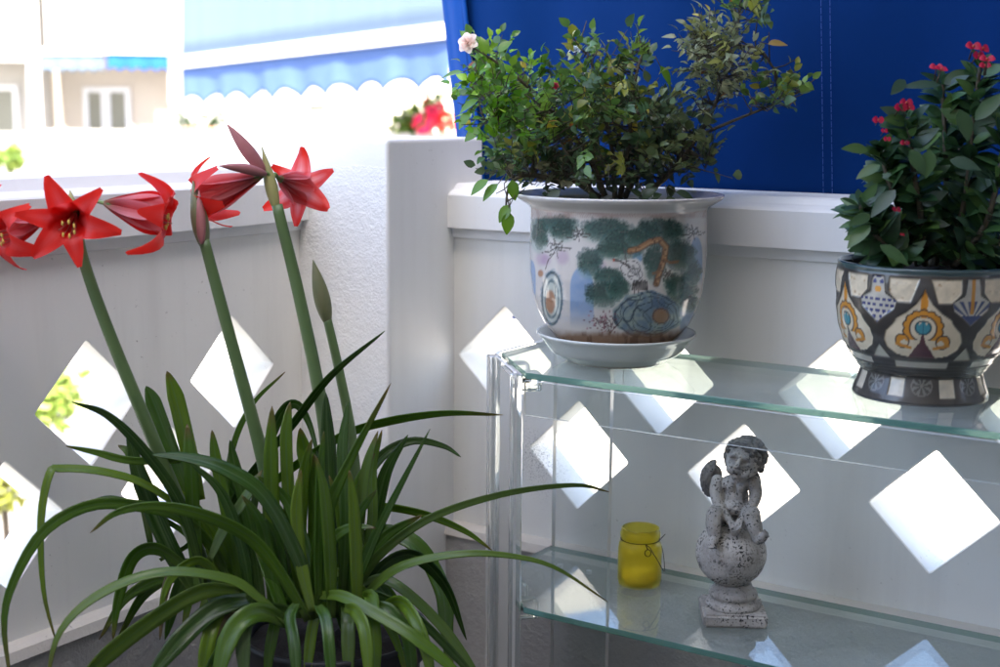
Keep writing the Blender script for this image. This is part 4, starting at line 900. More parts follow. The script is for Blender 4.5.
def strap(pts, wpx, twist=0., seed=0, name='leaf', n=30, fold=.36, blunt=.16):
    q = catmull(pts, n); X = np.array([P(a, b_, d) for a, b_, d in q]); wm = wpx * np.mean(q[:, 2]) / FPX
    V = []; ac_ = []; al_ = []
    for i in range(n):
        u = i / (n - 1); t = unit(X[min(i + 1, n - 1)] - X[max(i - 1, 0)]); view = unit(CAM - X[i]); side = unit(np.cross(t, view)); nrm = np.cross(side, t)
        tw = twist * (1 - .3 * u) + .25 * math.sin(u * 4 + seed); s_ = side * math.cos(tw) + nrm * math.sin(tw); nn = np.cross(s_, t)
        w = wm * .5 / max(.55, abs(math.cos(tw))) * min(1, .62 + 1.5 * u) * (min(1, (1 - u) / blunt) ** .62 if u > 1 - blunt else 1) + .0002
        for k in (-1, -.5, 0, .5, 1):
            V.append(X[i] + s_ * w * k + nn * fold * w * (k * k) * (1 - .5 * u)); ac_.append(.5 + k / 2); al_.append(u)
    F = [(i * 5 + k, i * 5 + k + 1, i * 5 + k + 6, i * 5 + k + 5) for i in range(n - 1) for k in range(4)]
    o = add(name, V, F, m_strap, ama, attrs={'across': ac_, 'along': al_}); md = o.modifiers.new('th', 'SOLIDIFY'); md.thickness = .0011; md.offset = 0
    return o
D0 = 1.70
leaves = [
 ([(345, 610, 1.70), (357, 585, 1.69), (382, 552, 1.68), (432, 517, 1.67), (503, 494, 1.68), (574, 485, 1.70), (609, 492, 1.71)], 12, .5, .75),
 ([(352, 612, 1.68), (372, 590, 1.67), (402, 567, 1.66), (453, 555, 1.65), (503, 555, 1.66), (554, 567, 1.67), (608, 602, 1.68)], 11, .6, .75),
 ([(262, 500, 1.80), (281, 476, 1.80), (337, 438, 1.79), (382, 422, 1.79), (443, 413, 1.78), (503, 415, 1.78)], 10, .6, .35),
 ([(352, 530, 1.80), (359, 492, 1.80), (382, 456, 1.80), (412, 441, 1.81), (443, 446, 1.82), (461, 457, 1.82)], 12, .4, .6),
 ([(330, 510, 1.80), (362, 504, 1.79), (417, 512, 1.79), (463, 530, 1.79), (493, 551, 1.79)], 9, .5, .4),
 ([(360, 540, 1.78), (382, 532, 1.77), (417, 547, 1.76), (441, 590, 1.75), (446, 630, 1.74), (452, 690, 1.73)], 20, .5, .3),
 ([(314, 612, 1.66), (317, 560, 1.65), (324, 520, 1.64), (347, 466, 1.63), (391, 383, 1.62)], 17, .35, .5),
 ([(352, 600, 1.67), (361, 572, 1.66), (382, 522, 1.65), (430, 429, 1.63)], 12, .4, .45),
 ([(222, 520, 1.76), (250, 475, 1.74), (290, 427, 1.72), (330, 376, 1.68), (385, 331, 1.66)], 9.5, .5, .35),
 ([(278, 600, 1.68), (274, 540, 1.67), (271, 470, 1.66), (272, 406, 1.65)], 18, .2, .25),
 ([(330, 590, 1.70), (330, 520, 1.70), (328, 450, 1.70), (326, 393, 1.70)], 19, .2, .3),
 ([(322, 560, 1.76), (316, 500, 1.76), (306, 455, 1.76), (300, 428, 1.75)], 19, .3, .3),
 ([(250, 520, 1.80), (262, 460, 1.80), (280, 415, 1.80), (296, 404, 1.80), (310, 425, 1.80), (320, 465, 1.79)], 12, .8, .5),
 ([(309, 620, 1.62), (285, 578, 1.61), (255, 540, 1.60), (212, 517, 1.58), (160, 506, 1.57), (118, 512, 1.57), (90, 533, 1.56)], 15, .55, .5),
 ([(310, 620, 1.64), (303, 573, 1.63), (266, 500, 1.61), (225, 470, 1.60), (185, 458, 1.59), (152, 455, 1.58)], 18, .6, .45),
 ([(235, 600, 1.68), (215, 550, 1.67), (180, 517, 1.65), (140, 506, 1.63), (91, 505, 1.61), (45, 530, 1.58), (15, 578, 1.56), (4, 623, 1.55), (12, 690, 1.54)], 14, .45, .4),
 ([(222, 575, 1.70), (190, 520, 1.69), (147, 486, 1.67), (101, 472, 1.65), (60, 469, 1.63), (50, 474, 1.62), (42, 510, 1.62), (41, 555, 1.62), (45, 600, 1.62), (57, 645, 1.62)], 9, .5, .35),
 ([(205, 585, 1.66), (182, 507, 1.64), (145, 451, 1.62), (108, 415, 1.61), (72, 402, 1.60)], 13, .55, .5),
 ([(192, 590, 1.68), (168, 545, 1.68), (142, 482, 1.68), (127, 432, 1.68)], 22, .25, .35),
 ([(190, 500, 1.72), (172, 450, 1.72), (155, 405, 1.72), (146, 386, 1.72)], 19, .3, .3),
 ([(200, 500, 1.71), (186, 440, 1.70), (176, 400, 1.70), (167, 371, 1.70)], 20, .25, .3),
 ([(200, 590, 1.66), (194, 530, 1.66), (191, 470, 1.65), (187, 424, 1.65)], 17, .3, .25),
 ([(290, 626, 1.60), (260, 600, 1.59), (228, 580, 1.58), (162, 573, 1.55), (101, 594, 1.53), (60, 632, 1.51), (45, 690, 1.50)], 11, .6, .35),
 ([(240, 590, 1.62), (200, 592, 1.60), (152, 620, 1.57), (101, 660, 1.54), (60, 710, 1.52)], 20, .5, .3),
 ([(250, 600, 1.60), (215, 610, 1.58), (180, 640, 1.55), (140, 690, 1.52)], 24, .4, .3),
 ([(190, 570, 1.68), (157, 548, 1.67), (132, 558, 1.66), (118, 600, 1.65), (113, 640, 1.64)], 15, .4, .4),
 ([(285, 622, 1.60), (262, 612, 1.58), (240, 622, 1.56), (225, 650, 1.55), (214, 700, 1.54)], 24, .3, .3),
 ([(318, 606, 1.60), (325, 618, 1.58), (329, 645, 1.56), (333, 700, 1.55)], 14, .3, .2),
 ([(296, 604, 1.60), (291, 618, 1.58), (295, 645, 1.56), (298, 700, 1.55)], 14, .35, .2),
 ([(318, 596, 1.64), (340, 596, 1.62), (365, 608, 1.60), (406, 632, 1.58), (447, 664, 1.57), (480, 700, 1.56)], 15, .5, .3),
 ([(345, 596, 1.68), (374, 594, 1.66), (414, 615, 1.65), (460, 661, 1.64), (490, 700, 1.63)], 10, .5, .3),
 ([(360, 585, 1.70), (385, 580, 1.69), (420, 605, 1.68), (457, 646, 1.67), (490, 695, 1.66)], 12, .5, .3),
 ([(325, 572, 1.70), (340, 573, 1.69), (362, 590, 1.68), (383, 615, 1.67), (398, 645, 1.66), (410, 690, 1.65)], 11, .5, .3),
 ([(318, 610, 1.66), (323, 575, 1.65), (331, 542, 1.64), (352, 527, 1.63), (376, 528, 1.62)], 15, .5, .5),
 ([(290, 630, 1.63), (280, 605, 1.63), (270, 578, 1.64), (256, 550, 1.65)], 14, .4, .3),
 ([(226, 600, 1.60), (214, 620, 1.58), (206, 650, 1.56), (200, 700, 1.55)], 18, .4, .3),
 ([(315, 590, 1.67), (306, 552, 1.67), (286, 500, 1.67), (256, 475, 1.66)], 15, .5, .45),
 ([(210, 560, 1.66), (225, 530, 1.66), (245, 500, 1.66), (262, 470, 1.67)], 12, .6, .3),
 ([(160, 560, 1.70), (190, 540, 1.70), (150, 512, 1.69), (112, 498, 1.68), (80, 505, 1.67)], 6, .5, .3),
 ([(232, 590, 1.64), (200, 560, 1.62), (170, 580, 1.60), (158, 620, 1.59)], 10, .5, .4),
 ([(312, 612, 1.62), (300, 560, 1.63), (296, 510, 1.64), (301, 470, 1.65)], 15, .3, .3),
 ([(300, 612, 1.62), (260, 612, 1.60), (230, 640, 1.57), (190, 700, 1.55)], 20, .5, .3),
 ([(150, 545, 1.72), (140, 490, 1.72), (130, 455, 1.72), (118, 445, 1.72)], 10, .5, .3),
 ([(340, 560, 1.74), (352, 520, 1.75), (362, 480, 1.76), (368, 460, 1.77)], 14, .3, .4),
 ([(225, 510, 1.74), (232, 450, 1.75), (252, 405, 1.77), (285, 372, 1.79)], 7, .5, .5),
 ([(262, 612, 1.60), (250, 616, 1.58), (243, 640, 1.56), (246, 700, 1.55)], 17, .3, .25),
 ([(345, 608, 1.61), (356, 612, 1.59), (366, 635, 1.57), (370, 700, 1.56)], 15, .3, .25),
 ([(372, 604, 1.63), (392, 612, 1.62), (408, 640, 1.61), (414, 700, 1.60)], 15, .3, .25),
 ([(300, 600, 1.69), (290, 520, 1.68), (286, 440, 1.68), (290, 402, 1.68)], 15, .3, .3),
 ([(342, 600, 1.68), (346, 520, 1.67), (343, 450, 1.67), (348, 402, 1.67)], 14, .3, .35),
 ([(240, 590, 1.68), (228, 520, 1.68), (216, 460, 1.68), (212, 430, 1.68)], 14, .3, .35),
 ([(262, 600, 1.70), (252, 530, 1.71), (236, 470, 1.72), (230, 440, 1.72)], 15, .3, .35),
 ([(362, 580, 1.72), (372, 520, 1.73), (372, 470, 1.74), (382, 430, 1.74)], 12, .3, .4),
 ([(180, 460, 1.66), (130, 460, 1.66), (95, 452, 1.66), (66, 446, 1.66)], 9, .7, .5),
]
for i, (pts, w, tw, bl) in enumerate(leaves): strap(pts, w * .80, tw * (1 if i % 2 else -1), i, blunt=max(.25, bl))
rr_ = random.Random(5)
for i in range(9):                                                  # inner leaves low in the clump
    x0 = rr_.uniform(215, 385); d0 = rr_.uniform(1.70, 1.86); sd = rr_.choice((-1, 1)); h = rr_.uniform(40, 110); L = rr_.uniform(40, 120)
    strap([(x0, 620, d0), (x0 + sd * L * .2, 620 - h * .7, d0), (x0 + sd * L * .6, 620 - h, d0 + .01), (x0 + sd * L, 620 - h * .55, d0 + .02), (x0 + sd * L * 1.25, 640, d0 + .02)], rr_.uniform(12, 20), rr_.uniform(-.6, .6), i, blunt=.4)
for i in range(6):                                                  # blades that fall over the rim of the pot
    x0 = 264 + 27 * i + rr_.uniform(-9, 9); d0 = 1.64 + rr_.uniform(-.02, .04); sd = (x0 - 335) / 80 + rr_.uniform(-.3, .3)
    strap([(x0 * .7 + 100, 612, d0 + .03), (x0 + sd * 6, 603 + rr_.uniform(-8, 4), d0), (x0 + sd * 22, 620, d0 - .03), (x0 + sd * 34, 655, d0 - .045), (x0 + sd * 40, 705, d0 - .05)], rr_.uniform(10, 16), rr_.uniform(-.5, .5), i + 11, blunt=.3)
m_dry = plain('dry_leaf', (.10, .075, .03), .8, .3, 30, .3, 150)
for pts in ([(240, 612, 1.64), (222, 622, 1.62), (208, 650, 1.60), (204, 700, 1.59)], [(384, 606, 1.66), (402, 622, 1.64), (413, 652, 1.63), (416, 700, 1.62)], [(196, 560, 1.70), (176, 566, 1.69), (164, 596, 1.68), (160, 640, 1.67)]):
    o = strap(pts, 9, .7, 2, blunt=.5); o.data.materials[0] = m_dry; o['label'] = 'dull brown dried leaf'
for i in range(24):                                                  # upright young blades in the middle of the clump
    x0 = rr_.uniform(225, 372); d0 = rr_.uniform(1.63, 1.78); lean = (x0 - 300) * .5 + rr_.uniform(-45, 45); yt = rr_.uniform(405, 520)
    strap([(x0, 618, d0), (x0 + lean * .12, 618 - (618 - yt) * .4, d0 - .005), (x0 + lean * .45, 618 - (618 - yt) * .78, d0 - .01), (x0 + lean, yt, d0 - .015)], rr_.uniform(9, 14), rr_.uniform(-.5, .5), i + 3, blunt=rr_.uniform(.3, .6))
m_stalk = Mat('flower_stalk'); _c = m_stalk.noise(14); m_stalk.base(m_stalk.mix(_c, (.060, .115, .030), (.105, .165, .055))); m_stalk.set(Roughness=.42); m_stalk = m_stalk.m
m_bud = Mat('green_bud'); _c = m_bud.noise(70); m_bud.base(m_bud.mix(_c, (.11, .14, .05), (.17, .16, .08))); m_bud.set(Roughness=.5); m_bud = m_bud.m
m_spathe = Mat('papery_spathe'); _c = m_spathe.noise(60); m_spathe.base(m_spathe.mix(_c, (.28, .30, .08), (.36, .30, .14))); m_spathe.set(Roughness=.6); m_spathe = m_spathe.m
m_rbud = Mat('dusky_pink_bud'); _c = m_rbud.noise(80); m_rbud.base(m_rbud.mix(_c, (.30, .10, .11), (.42, .17, .16))); m_rbud.set(Roughness=.45); m_rbud = m_rbud.m
def stalk(pts, r0, r1):
    X = catmull([P(*p) for p in pts], 40); b = MB(); b.tube(X, list(np.linspace(r0, r1, 40)), 14); return b.build('flower_stalk', m_stalk, ama, smooth=True), X
def spindle(a, c, r, name, mat, parent, sharp=1.0, bend=0):
    a = np.array(a); c = np.array(c); b = MB(); n = 18; pts = []; R = []
    for i in range(n):
        u = i / (n - 1); pts.append(a + (c - a) * u + UP * bend * math.sin(u * math.pi)); R.append(max(.0006, r * math.sin(math.pi * (.12 + .86 * u ** .85)) ** sharp))
    b.tube(pts, R, 12); return b.build(name, mat, parent, smooth=True)
s1, X1 = stalk([(222, 618, 1.74), (190, 530, 1.69), (150, 432, 1.65), (112, 340, 1.63), (86, 268, 1.62), (74, 215, 1.62)], .0092, .0060)
s2, X2 = stalk([(296, 612, 1.73), (278, 530, 1.70), (258, 440, 1.68), (228, 330, 1.66), (204, 240, 1.65)], .0096, .0066)
s3, X3 = stalk([(338, 612, 1.74), (331, 500, 1.72), (323, 415, 1.71), (300, 300, 1.70), (277, 205, 1.69)], .0098, .0068)
s4, X4 = stalk([(352, 606, 1.75), (358, 520, 1.74), (352, 440, 1.74), (340, 375, 1.74), (327, 318, 1.74)], .0076, .0056)
spindle(P(204.5, 248, 1.65), P(193, 181, 1.65), .0105, 'flower_bud', m_bud, ama)
spindle(P(202, 244, 1.644), P(199, 190, 1.644), .0062, 'flower_bud', m_rbud, ama)
spindle(P(328, 324, 1.74), P(313, 260, 1.74), .0105, 'flower_bud', m_bud, ama)
spindle(P(277, 212, 1.69), P(262, 147, 1.69), .0080, 'spathe', m_spathe, ama, 1.2)
spindle(P(74, 220, 1.625), P(70, 190, 1.63), .006, 'spathe', m_spathe, ama)
spindle(P(264, 172, 1.685), P(227, 124, 1.67), .0085, 'flower_bud', m_rbud, ama, .9)
spindle(P(266, 174, 1.68), P(219, 166, 1.64), .0062, 'flower_bud', m_rbud, ama, .9, .002)
def petal_mat():
    M = Mat('amaryllis_petal'); a = M.attr('across').outputs['Fac']; s_ = M.attr('along').outputs['Fac']
    red = M.ramp(s_, [(0, (.16, .16, .05)), (.12, (.30, .04, .04)), (.35, (.55, .010, .012)), (.7, (.74, .014, .008)), (1, (.76, .022, .008))])
    mid = M.ramp(M.math('ABSOLUTE', M.math('SUBTRACT', a, .5)), [(.0, (.85,) * 3), (.10, (.55,) * 3), (.27, (0, 0, 0))])
    fade = M.ramp(s_, [(.1, (.2,) * 3), (.3, (.9,) * 3), (.66, (.75,) * 3), (.9, (0, 0, 0))])
    geo = M.node('ShaderNodeNewGeometry'); bk = geo.outputs['Backfacing']
    mp = M.node('ShaderNodeCombineXYZ'); M.ln(M.math('MULTIPLY', a, 26), mp.inputs[0]); M.ln(M.math('MULTIPLY', s_, 2), mp.inputs[1]); vein = M.noise(1.0, 2, .5, mp.outputs[0])
    c = M.mix(M.ramp(vein, [(.4, (0, 0, 0)), (.8, (.35,) * 3)]), red, (.75, .06, .06))
    stripe = M.math('MULTIPLY', M.math('MULTIPLY', mid, fade), M.math('MULTIPLY_ADD', bk, -.80, 1.0))
    edge = M.ramp(M.math('ABSOLUTE', M.math('SUBTRACT', a, .5)), [(.28, (0, 0, 0)), (.48, (.75,) * 3)])
    veil = M.math('MULTIPLY', M.math('MULTIPLY', M.math('ADD', M.math('MULTIPLY', vein, .55), edge), fade), M.math('MULTIPLY_ADD', bk, -.65, .65))
    c = M.mix(veil, c, (.86, .42, .46)); c = M.mix(M.math('MINIMUM', stripe, .9), c, (.88, .60, .62))
    M.base(c); M.set(Roughness=.42); M.bump(vein, .2, .001)
    tr = M.node('ShaderNodeBsdfTranslucent'); M.ln(M.mix(.35, c, (.9, .03, .02)), tr.inputs[0]); mx = M.node('ShaderNodeMixShader'); mx.inputs[0].default_value = .46
    M.ln(M.b.outputs[0], mx.inputs[1]); M.ln(tr.outputs[0], mx.inputs[2]); M.ln(mx.outputs[0], M.o.inputs[0]); return M.m
m_pet = petal_mat(); m_sty = plain('pink_filament', (.55, .16, .14), .5); m_anth = plain('yellow_anther', (.75, .55, .12), .7)
m_green = plain('green_tube', (.13, .20, .05), .45)
def flower(base, mouth, rad, parent_stalk_pt, spin=0, recurve=.5, wid=.36, droop=.3, seed=0, tips=None):
    """trumpet flower: base of the tube, centre of the mouth plane, mouth radius (metres)"""
    base = np.array(base); mouth = np.array(mouth); a = unit(mouth - base); L = np.linalg.norm(mouth - base); fr = random.Random(seed)
    e1 = unit(np.cross(a, UP)); e2 = np.cross(e1, a)
    fl_ = MB(); pd = catmull([np.array(parent_stalk_pt), (np.array(parent_stalk_pt) + base) / 2 + UP * .006, base, base + a * L * .16], 12); fl_.tube(pd, [.0024] * 8 + [.003, .0042, .0046, .003], 10)
    root = fl_.build('flower', m_green, ama, smooth=True)
    for k in range(6):
        an = spin + k * math.pi / 3 + fr.uniform(-.08, .08); ra = e1 * math.cos(an) + e2 * math.sin(an); tg = np.cross(a, ra); outer_ = k % 2
        Lk = 1 + fr.uniform(-.06, .08); wk = wid * rad * (1.12 if outer_ else .92) * 2; rc = recurve * fr.uniform(.8, 1.25); rk_ = rad * (1.02 if outer_ else .94) * Lk
        n = 18; V = []; A = []; S_ = []
        for i in range(n):
            u = i / (n - 1)
            axd = L * (1.0 * min(u / .72, 1) ** .95) + (L * .06 if u > .72 else 0) * math.sin((u - .72) / .28 * math.pi / 2) - rc * rad * max(0, (u - .72) / .28) ** 1.6
            rd = .0032 + (rk_ * .36) * (u / .72) ** 1.25 if u < .72 else .0032 + rk_ * .36 + rk_ * .62 * ((u - .72) / .28) ** .85
            # fold the flare smoothly
            w = wk * .5 * (math.sin(math.pi * (.06 + .90 * u ** .85)) ** .9) * (.55 + .45 * min(1, u / .5)); w = max(w, .0003)
            ctr = base + a * axd + ra * (rd - (.0012 if outer_ else 0)) - UP * droop * rad * .25 * max(0, u - .6)
            wave = .07 * rad * math.sin(u * 13 + k * 1.7)
            for q in (-1, -.5, 0, .5, 1):
                cup = w * q * q * (.42 if u < .7 else .18); V.append(ctr + tg * w * q * (1 - .12 * (1 - u)) - ra * cup * (1 - u * .7) + a * (w * q * q * .22 * u + wave * abs(q) * u)); A.append(.5 + q / 2); S_.append(u)
        F = [(i * 5 + q, i * 5 + q + 1, i * 5 + q + 6, i * 5 + q + 5) for i in range(n - 1) for q in range(4)]
        add('petal', V, F, m_pet, root, attrs={'across': A, 'along': S_})
    st = MB(); an_ = MB()
    for k in range(7):
        an = k * 2 * math.pi / 7; off = (e1 * math.cos(an) + e2 * math.sin(an)) * rad * .15; dn = -UP * rad * .22
        pts = catmull([base + a * L * .25 + off * .2, base + a * L * .65 + off * .7 + dn * .6, base + a * L * (.98 + .1 * (k == 0)) + off + dn + UP * .004], 10); st.tube(pts, .0007, 5, cap=False)
        if k: e = pts[-1]; an_.ell(e, (e1 * .0014, a * .0014, e2 * .0030), 7, 5)
    st.build('filament', m_sty, root, smooth=True); an_.build('anther', m_anth, root, smooth=True)
top1 = P(74, 208, 1.62)
flower(P(78, 212, 1.615), P(67, 222, 1.555), .055, top1, spin=.25, recurve=.05, wid=.32, droop=.3, seed=1)
flower(P(104, 203, 1.61), P(168, 216, 1.615), .050, top1, spin=.1, recurve=.75, wid=.50, droop=.9, seed=2)
flower(P(45, 218, 1.62), P(-2, 232, 1.575), .050, top1, spin=.5, recurve=.55, wid=.40, droop=.5, seed=3)
top3 = P(272, 180, 1.688)
flower(P(262, 176, 1.68), P(199, 198, 1.675), .046, top3, spin=.3, recurve=.8, wid=.48, droop=.6, seed=4)
flower(P(278, 178, 1.705), P(300, 188, 1.765), .050, top3, spin=.5, recurve=.12, wid=.36, droop=.3, seed=5)

# ------------------------------------------------------------------ the place beyond the balcony
GZ = -3.2
m_ground = plain('pale_paving', (.36, .345, .32), .85, .08, 1.2)
b = MB(); b.box((-90, -60, GZ - .3), (90, 120, GZ)); tag(b.build('ground', m_ground, origin=(0, 20, GZ)), kind='structure')
m_white = plain('white_facade', (.47, .455, .425), .7, .04, 1.5); m_creamf = plain('cream_facade', (.62, .555, .47), .7, .05, 1.5); m_pane = Mat('window_pane').set(Roughness=.08); m_pane.base(m_pane.mix(m_pane.noise(2), (.16, .17, .15), (.24, .25, .21))); m_pane = m_pane.m
m_frame = plain('white_frame', (.8, .8, .8), .4)
class Fac:
    """frame standing on a facade: u along it, n out towards us"""
    def __init__(s, px, py, d, deg):
        s.o = P(px, py, d); r = math.radians(deg); s.u = RTH * math.cos(r) + TOW * math.sin(r) * -1; s.n = TOW * math.cos(r) + RTH * math.sin(r)
    def hit(s, x, y, off=0):
        r = ray(x, y); t = ((s.o + s.n * off - CAM) @ s.n) / (r @ s.n); X = CAM + t * r; return float((X - s.o) @ s.u), float(X[2])
    def pt(s, u, off, z): q = s.o + s.u * u + s.n * off; return (q[0], q[1], z)
    def box(s, mb, x0, x1, y0, y1, o0, o1, zmin=None, zmax=None, mi=0):
        ym = (y0 + y1) / 2; xm_ = (x0 + x1) / 2; u0 = s.hit(x0, ym, o1)[0]; u1 = s.hit(x1, ym, o1)[0]
        zt = s.hit(xm_, y0, o1)[1] if zmax is None else zmax; zb = s.hit(xm_, y1, o1)[1] if zmin is None else zmin
        mb.hull([s.pt(u0, o1, zb), s.pt(u1, o1, zb), s.pt(u1, o0, zb), s.pt(u0, o0, zb), s.pt(u0, o1, zt), s.pt(u1, o1, zt), s.pt(u1, o0, zt), s.pt(u0, o0, zt)], None, mi)
    def window(s, parent, x0, x1, y0, y1, off):
        w = .05; b = MB(); u0, zt = s.hit(x0, y0, off); u1, zb = s.hit(x1, y1, off)
        for (a, c, e, f) in ((u0 - w, u0, zb - w, zt + w), (u1, u1 + w, zb - w, zt + w), (u0, u1, zt, zt + w), (u0, u1, zb - w, zb)):
            b.hull([s.pt(a, off + .05, e), s.pt(c, off + .05, e), s.pt(c, off + .004, e), s.pt(a, off + .004, e), s.pt(a, off + .05, f), s.pt(c, off + .05, f), s.pt(c, off + .004, f), s.pt(a, off + .004, f)])
        fr = b.build('window', m_frame, parent); b = MB()
        b.hull([s.pt(u0, off + .02, zb), s.pt(u1, off + .02, zb), s.pt(u1, off + .004, zb), s.pt(u0, off + .004, zb), s.pt(u0, off + .02, zt), s.pt(u1, off + .02, zt), s.pt(u1, off + .004, zt), s.pt(u0, off + .004, zt)]); b.build('pane', m_pane, fr)
# far block with the recessed balcony
F2 = Fac(100, 120, 15, 8)
bl = thing('apartment_building', F2.pt(0, 0, GZ), 'white apartment building across the way with a recessed cream balcony', 'building')
b = MB(); F2.box(b, 43, 172, 0, 130, -2.4, -.62, zmin=GZ, zmax=8); b.build('recess_wall', m_creamf, bl)
b = MB(); F2.box(b, -260, 39, 0, 130, -2.4, -.7, zmin=GZ, zmax=8); b.build('wall', m_white, bl)
b = MB(); F2.box(b, 27, 40, 0, 130, -.698, .05, zmin=GZ, zmax=8); b.build('pier', m_white, bl)
b = MB(); F2.box(b, 168, 460, 0, 130, -2.4, -.3, zmin=GZ, zmax=8); b.build('side_wall', m_white, bl)
b = MB(); F2.box(b, 40.5, 141, -200, 49, -.618, .02); b.build('upper_parapet', m_white, bl)
b = MB(); F2.box(b, 141.5, 170, -200, 49, -.618, -.1); b.build('upper_parapet', m_white, bl)
b = MB(); F2.box(b, 40.5, 200, 130, 175, -.15, .0, zmin=GZ); b.build('parapet', m_white, bl)
b = MB(); F2.box(b, -200, 27, -200, 60, -.69, .02); b.build('upper_parapet', m_white, bl)
b = MB(); F2.box(b, -200, 27, 132, 175, -.15, .0, zmin=GZ); b.build('parapet', m_white, bl)
F2.window(bl, 88, 103, 92, 134, -.616); F2.window(bl, 110, 127, 92, 134, -.616); F2.window(bl, -6, 16, 90, 140, -.696)
# white block under the big awning
F1 = Fac(310, 110, 10.5, 26)
bn = thing('neighbour_house', F1.pt(0, 0, GZ), 'white neighbouring house front behind the large blue awning', 'house')
b = MB(); F1.box(b, 178, 700, -300, 150, -.4, 0, zmin=GZ); b.build('wall', m_white, bn)
b = MB(); F1.box(b, 372, 600, 70, 150, .002, .25, zmin=GZ); b.build('cream_wall', plain('warm_white_facade', (.78, .70, .58), .7), bn)
F1.window(bn, 306, 324, 104, 136, .002)
F3 = Fac(310, 135, 7.2, 20)
b = MB(); F3.box(b, 172, 520, 133, 178, -.12, 0, zmin=GZ); q = b.build('terrace_wall', m_white, origin=F3.pt(0, 0, GZ)); tag(q, 'white terrace wall of the neighbours topped by flower pots', 'wall')
# awnings
m_blueLit = cloth_mat('sunlit_blue_canvas', (.195, .27, .37), .45); m_blueV = cloth_mat('mid_blue_canvas', (.125, .205, .42), .4); m_blueShaded = cloth_mat('shaded_royal_blue_canvas', (.03, .14, .52), .3)  # sun and glare put into the pale canvas colour, shade into the royal one
def awning(name, A, B, rise, back, val, nsc, amp, label, parts_mat, val_mat, group=None, flipn=1):
    A = np.array(A); B = np.array(B); e = unit((B - A) * [1, 1, 0]); nb = np.cross(UP, e) * flipn; L = np.linalg.norm(B - A)
    if (nb @ TOW) > 0: nb = -nb
    root = thing(name, (A + B) / 2, label, 'awning', group)
    N = 120; V = []; F = []; M_ = 14
    for j in range(M_ + 1):
        v = j / M_
        for i in range(N + 1):
            u = i / N; sag = -.03 * math.sin(math.pi * v) - .008 * math.sin(u * 40) * math.sin(math.pi * v); V.append(A + (B - A) * u + nb * back * v + UP * (rise * v + sag + .02))
    for j in range(M_):
        for i in range(N): a = j * (N + 1) + i; F.append((a, a + 1, a + N + 2, a + N + 1))
    o = add('canopy', V, F, parts_mat, root); s_ = o.modifiers.new('th', 'SOLIDIFY'); s_.thickness = .003
    b = MB(); o_ = unit(-nb) * .02; b.hull([A - nb * .03 - UP * .035, B - nb * .03 - UP * .035, B + nb * .03 - UP * .035, A + nb * .03 - UP * .035, A - nb * .03 + UP * .03, B - nb * .03 + UP * .03, B + nb * .03 + UP * .03, A + nb * .03 + UP * .03]); b.build('front_bar', m_frame, root)
    V = []; F = []; N = nsc * 14
    for j in range(9):
        v = j / 8
        for i in range(N + 1):
            u = i / N; hgt = val - amp * abs(math.sin(math.pi * u * nsc)) ** .8; V.append(A + (B - A) * u - UP * (.036 + hgt * v) - nb * (.012 * math.sin(u * nsc * 3.3) * v + .006 * math.sin(u * 71) * v))
    for j in range(8):
        for i in range(N): a = j * (N + 1) + i; F.append((a, a + 1, a + N + 2, a + N + 1))
    o = add('valance', V, F, val_mat, root); s_ = o.modifiers.new('th', 'SOLIDIFY'); s_.thickness = .002
    return root
awning('awning', P(182, 62, 7.9), P(452, 30, 6.0), 1.6, .05, .215, 10, .055, 'large blue awning, glare in its pale colour, with a white bar and scalloped edge', m_blueLit, m_blueV)
awning('awning', P(41, 51, 14.6), P(103, 51, 14.5), .03, .4, .19, 6, .04, 'small awning strip painted sunlit pale over the recessed balcony, the left of two', m_blueLit, m_blueLit)
awning('awning', P(107, 50, 14.5), P(168, 51, 14.4), .03, .4, .18, 5, .04, 'small awning strip painted shaded royal blue over the recessed balcony, the right of two', m_blueShaded, m_blueShaded)
# pots and flowers on the terrace wall
def plant_cloud(parent, c, rad, n, cols, L, mat=m_leaf, name='foliage', squash=.7):
    mb = MB()
    for _ in range(n):
        d = rand_dir() * (rng.random() ** .4); p = np.array(c) + d * rad * np.array([1, 1, squash]); t = unit(d + .7 * rand_dir()); col = np.array(cols[rng.integers(len(cols))]) * (.7 + .6 * rng.random()); leaflet(mb, p, t, UP + .6 * rand_dir(), L * (.7 + .6 * rng.random()), L * .6, col, .2, .3, 3)
    return mb.build(name, mat, parent, smooth=True)
m_terra = plain('terracotta', (.42, .22, .14), .8)
zt3 = F3.hit(310, 133)[1]
for (px, w, lab, gl) in ((195, 1, 'long terracotta planter with two small plants on the terrace wall', 0),):
    c0 = np.array(F3.pt(F3.hit(184, 130)[0], -.06, zt3)); c1 = np.array(F3.pt(F3.hit(224, 130)[0], -.06, zt3)); pl = thing('planter', (c0 + c1) / 2, lab, 'planter'); b = MB(); e = F3.n * .055
    b.hull([c0 + e, c1 + e, c1 - e, c0 - e, c0 + e * 1.1 + UP * .03, c1 + e * 1.1 + UP * .03, c1 - e * 1.1 + UP * .03, c0 - e * 1.1 + UP * .03]); b.build('trough', m_terra, pl)
    for f in (.15, .8): plant_cloud(pl, c0 + (c1 - c0) * f + UP * .075, .055, 70, [(.03, .06, .02), (.05, .09, .03)], .035)
gc = np.array(F3.pt(F3.hit(425, 115)[0], -.02, zt3)); ge = thing('geranium', gc, 'bright red and pink geranium above the corner pillar', 'plant')
GD = depth(gc); gpx = GD / FPX
b = MB(); b.put(*lathe([(0, zt3), (.05, zt3), (.065, zt3 + .09), (.07, zt3 + .095), (.06, zt3 + .095), (0, zt3 + .085)], gc[:2], 24)); b.build('pot', m_terra, ge, smooth=True)
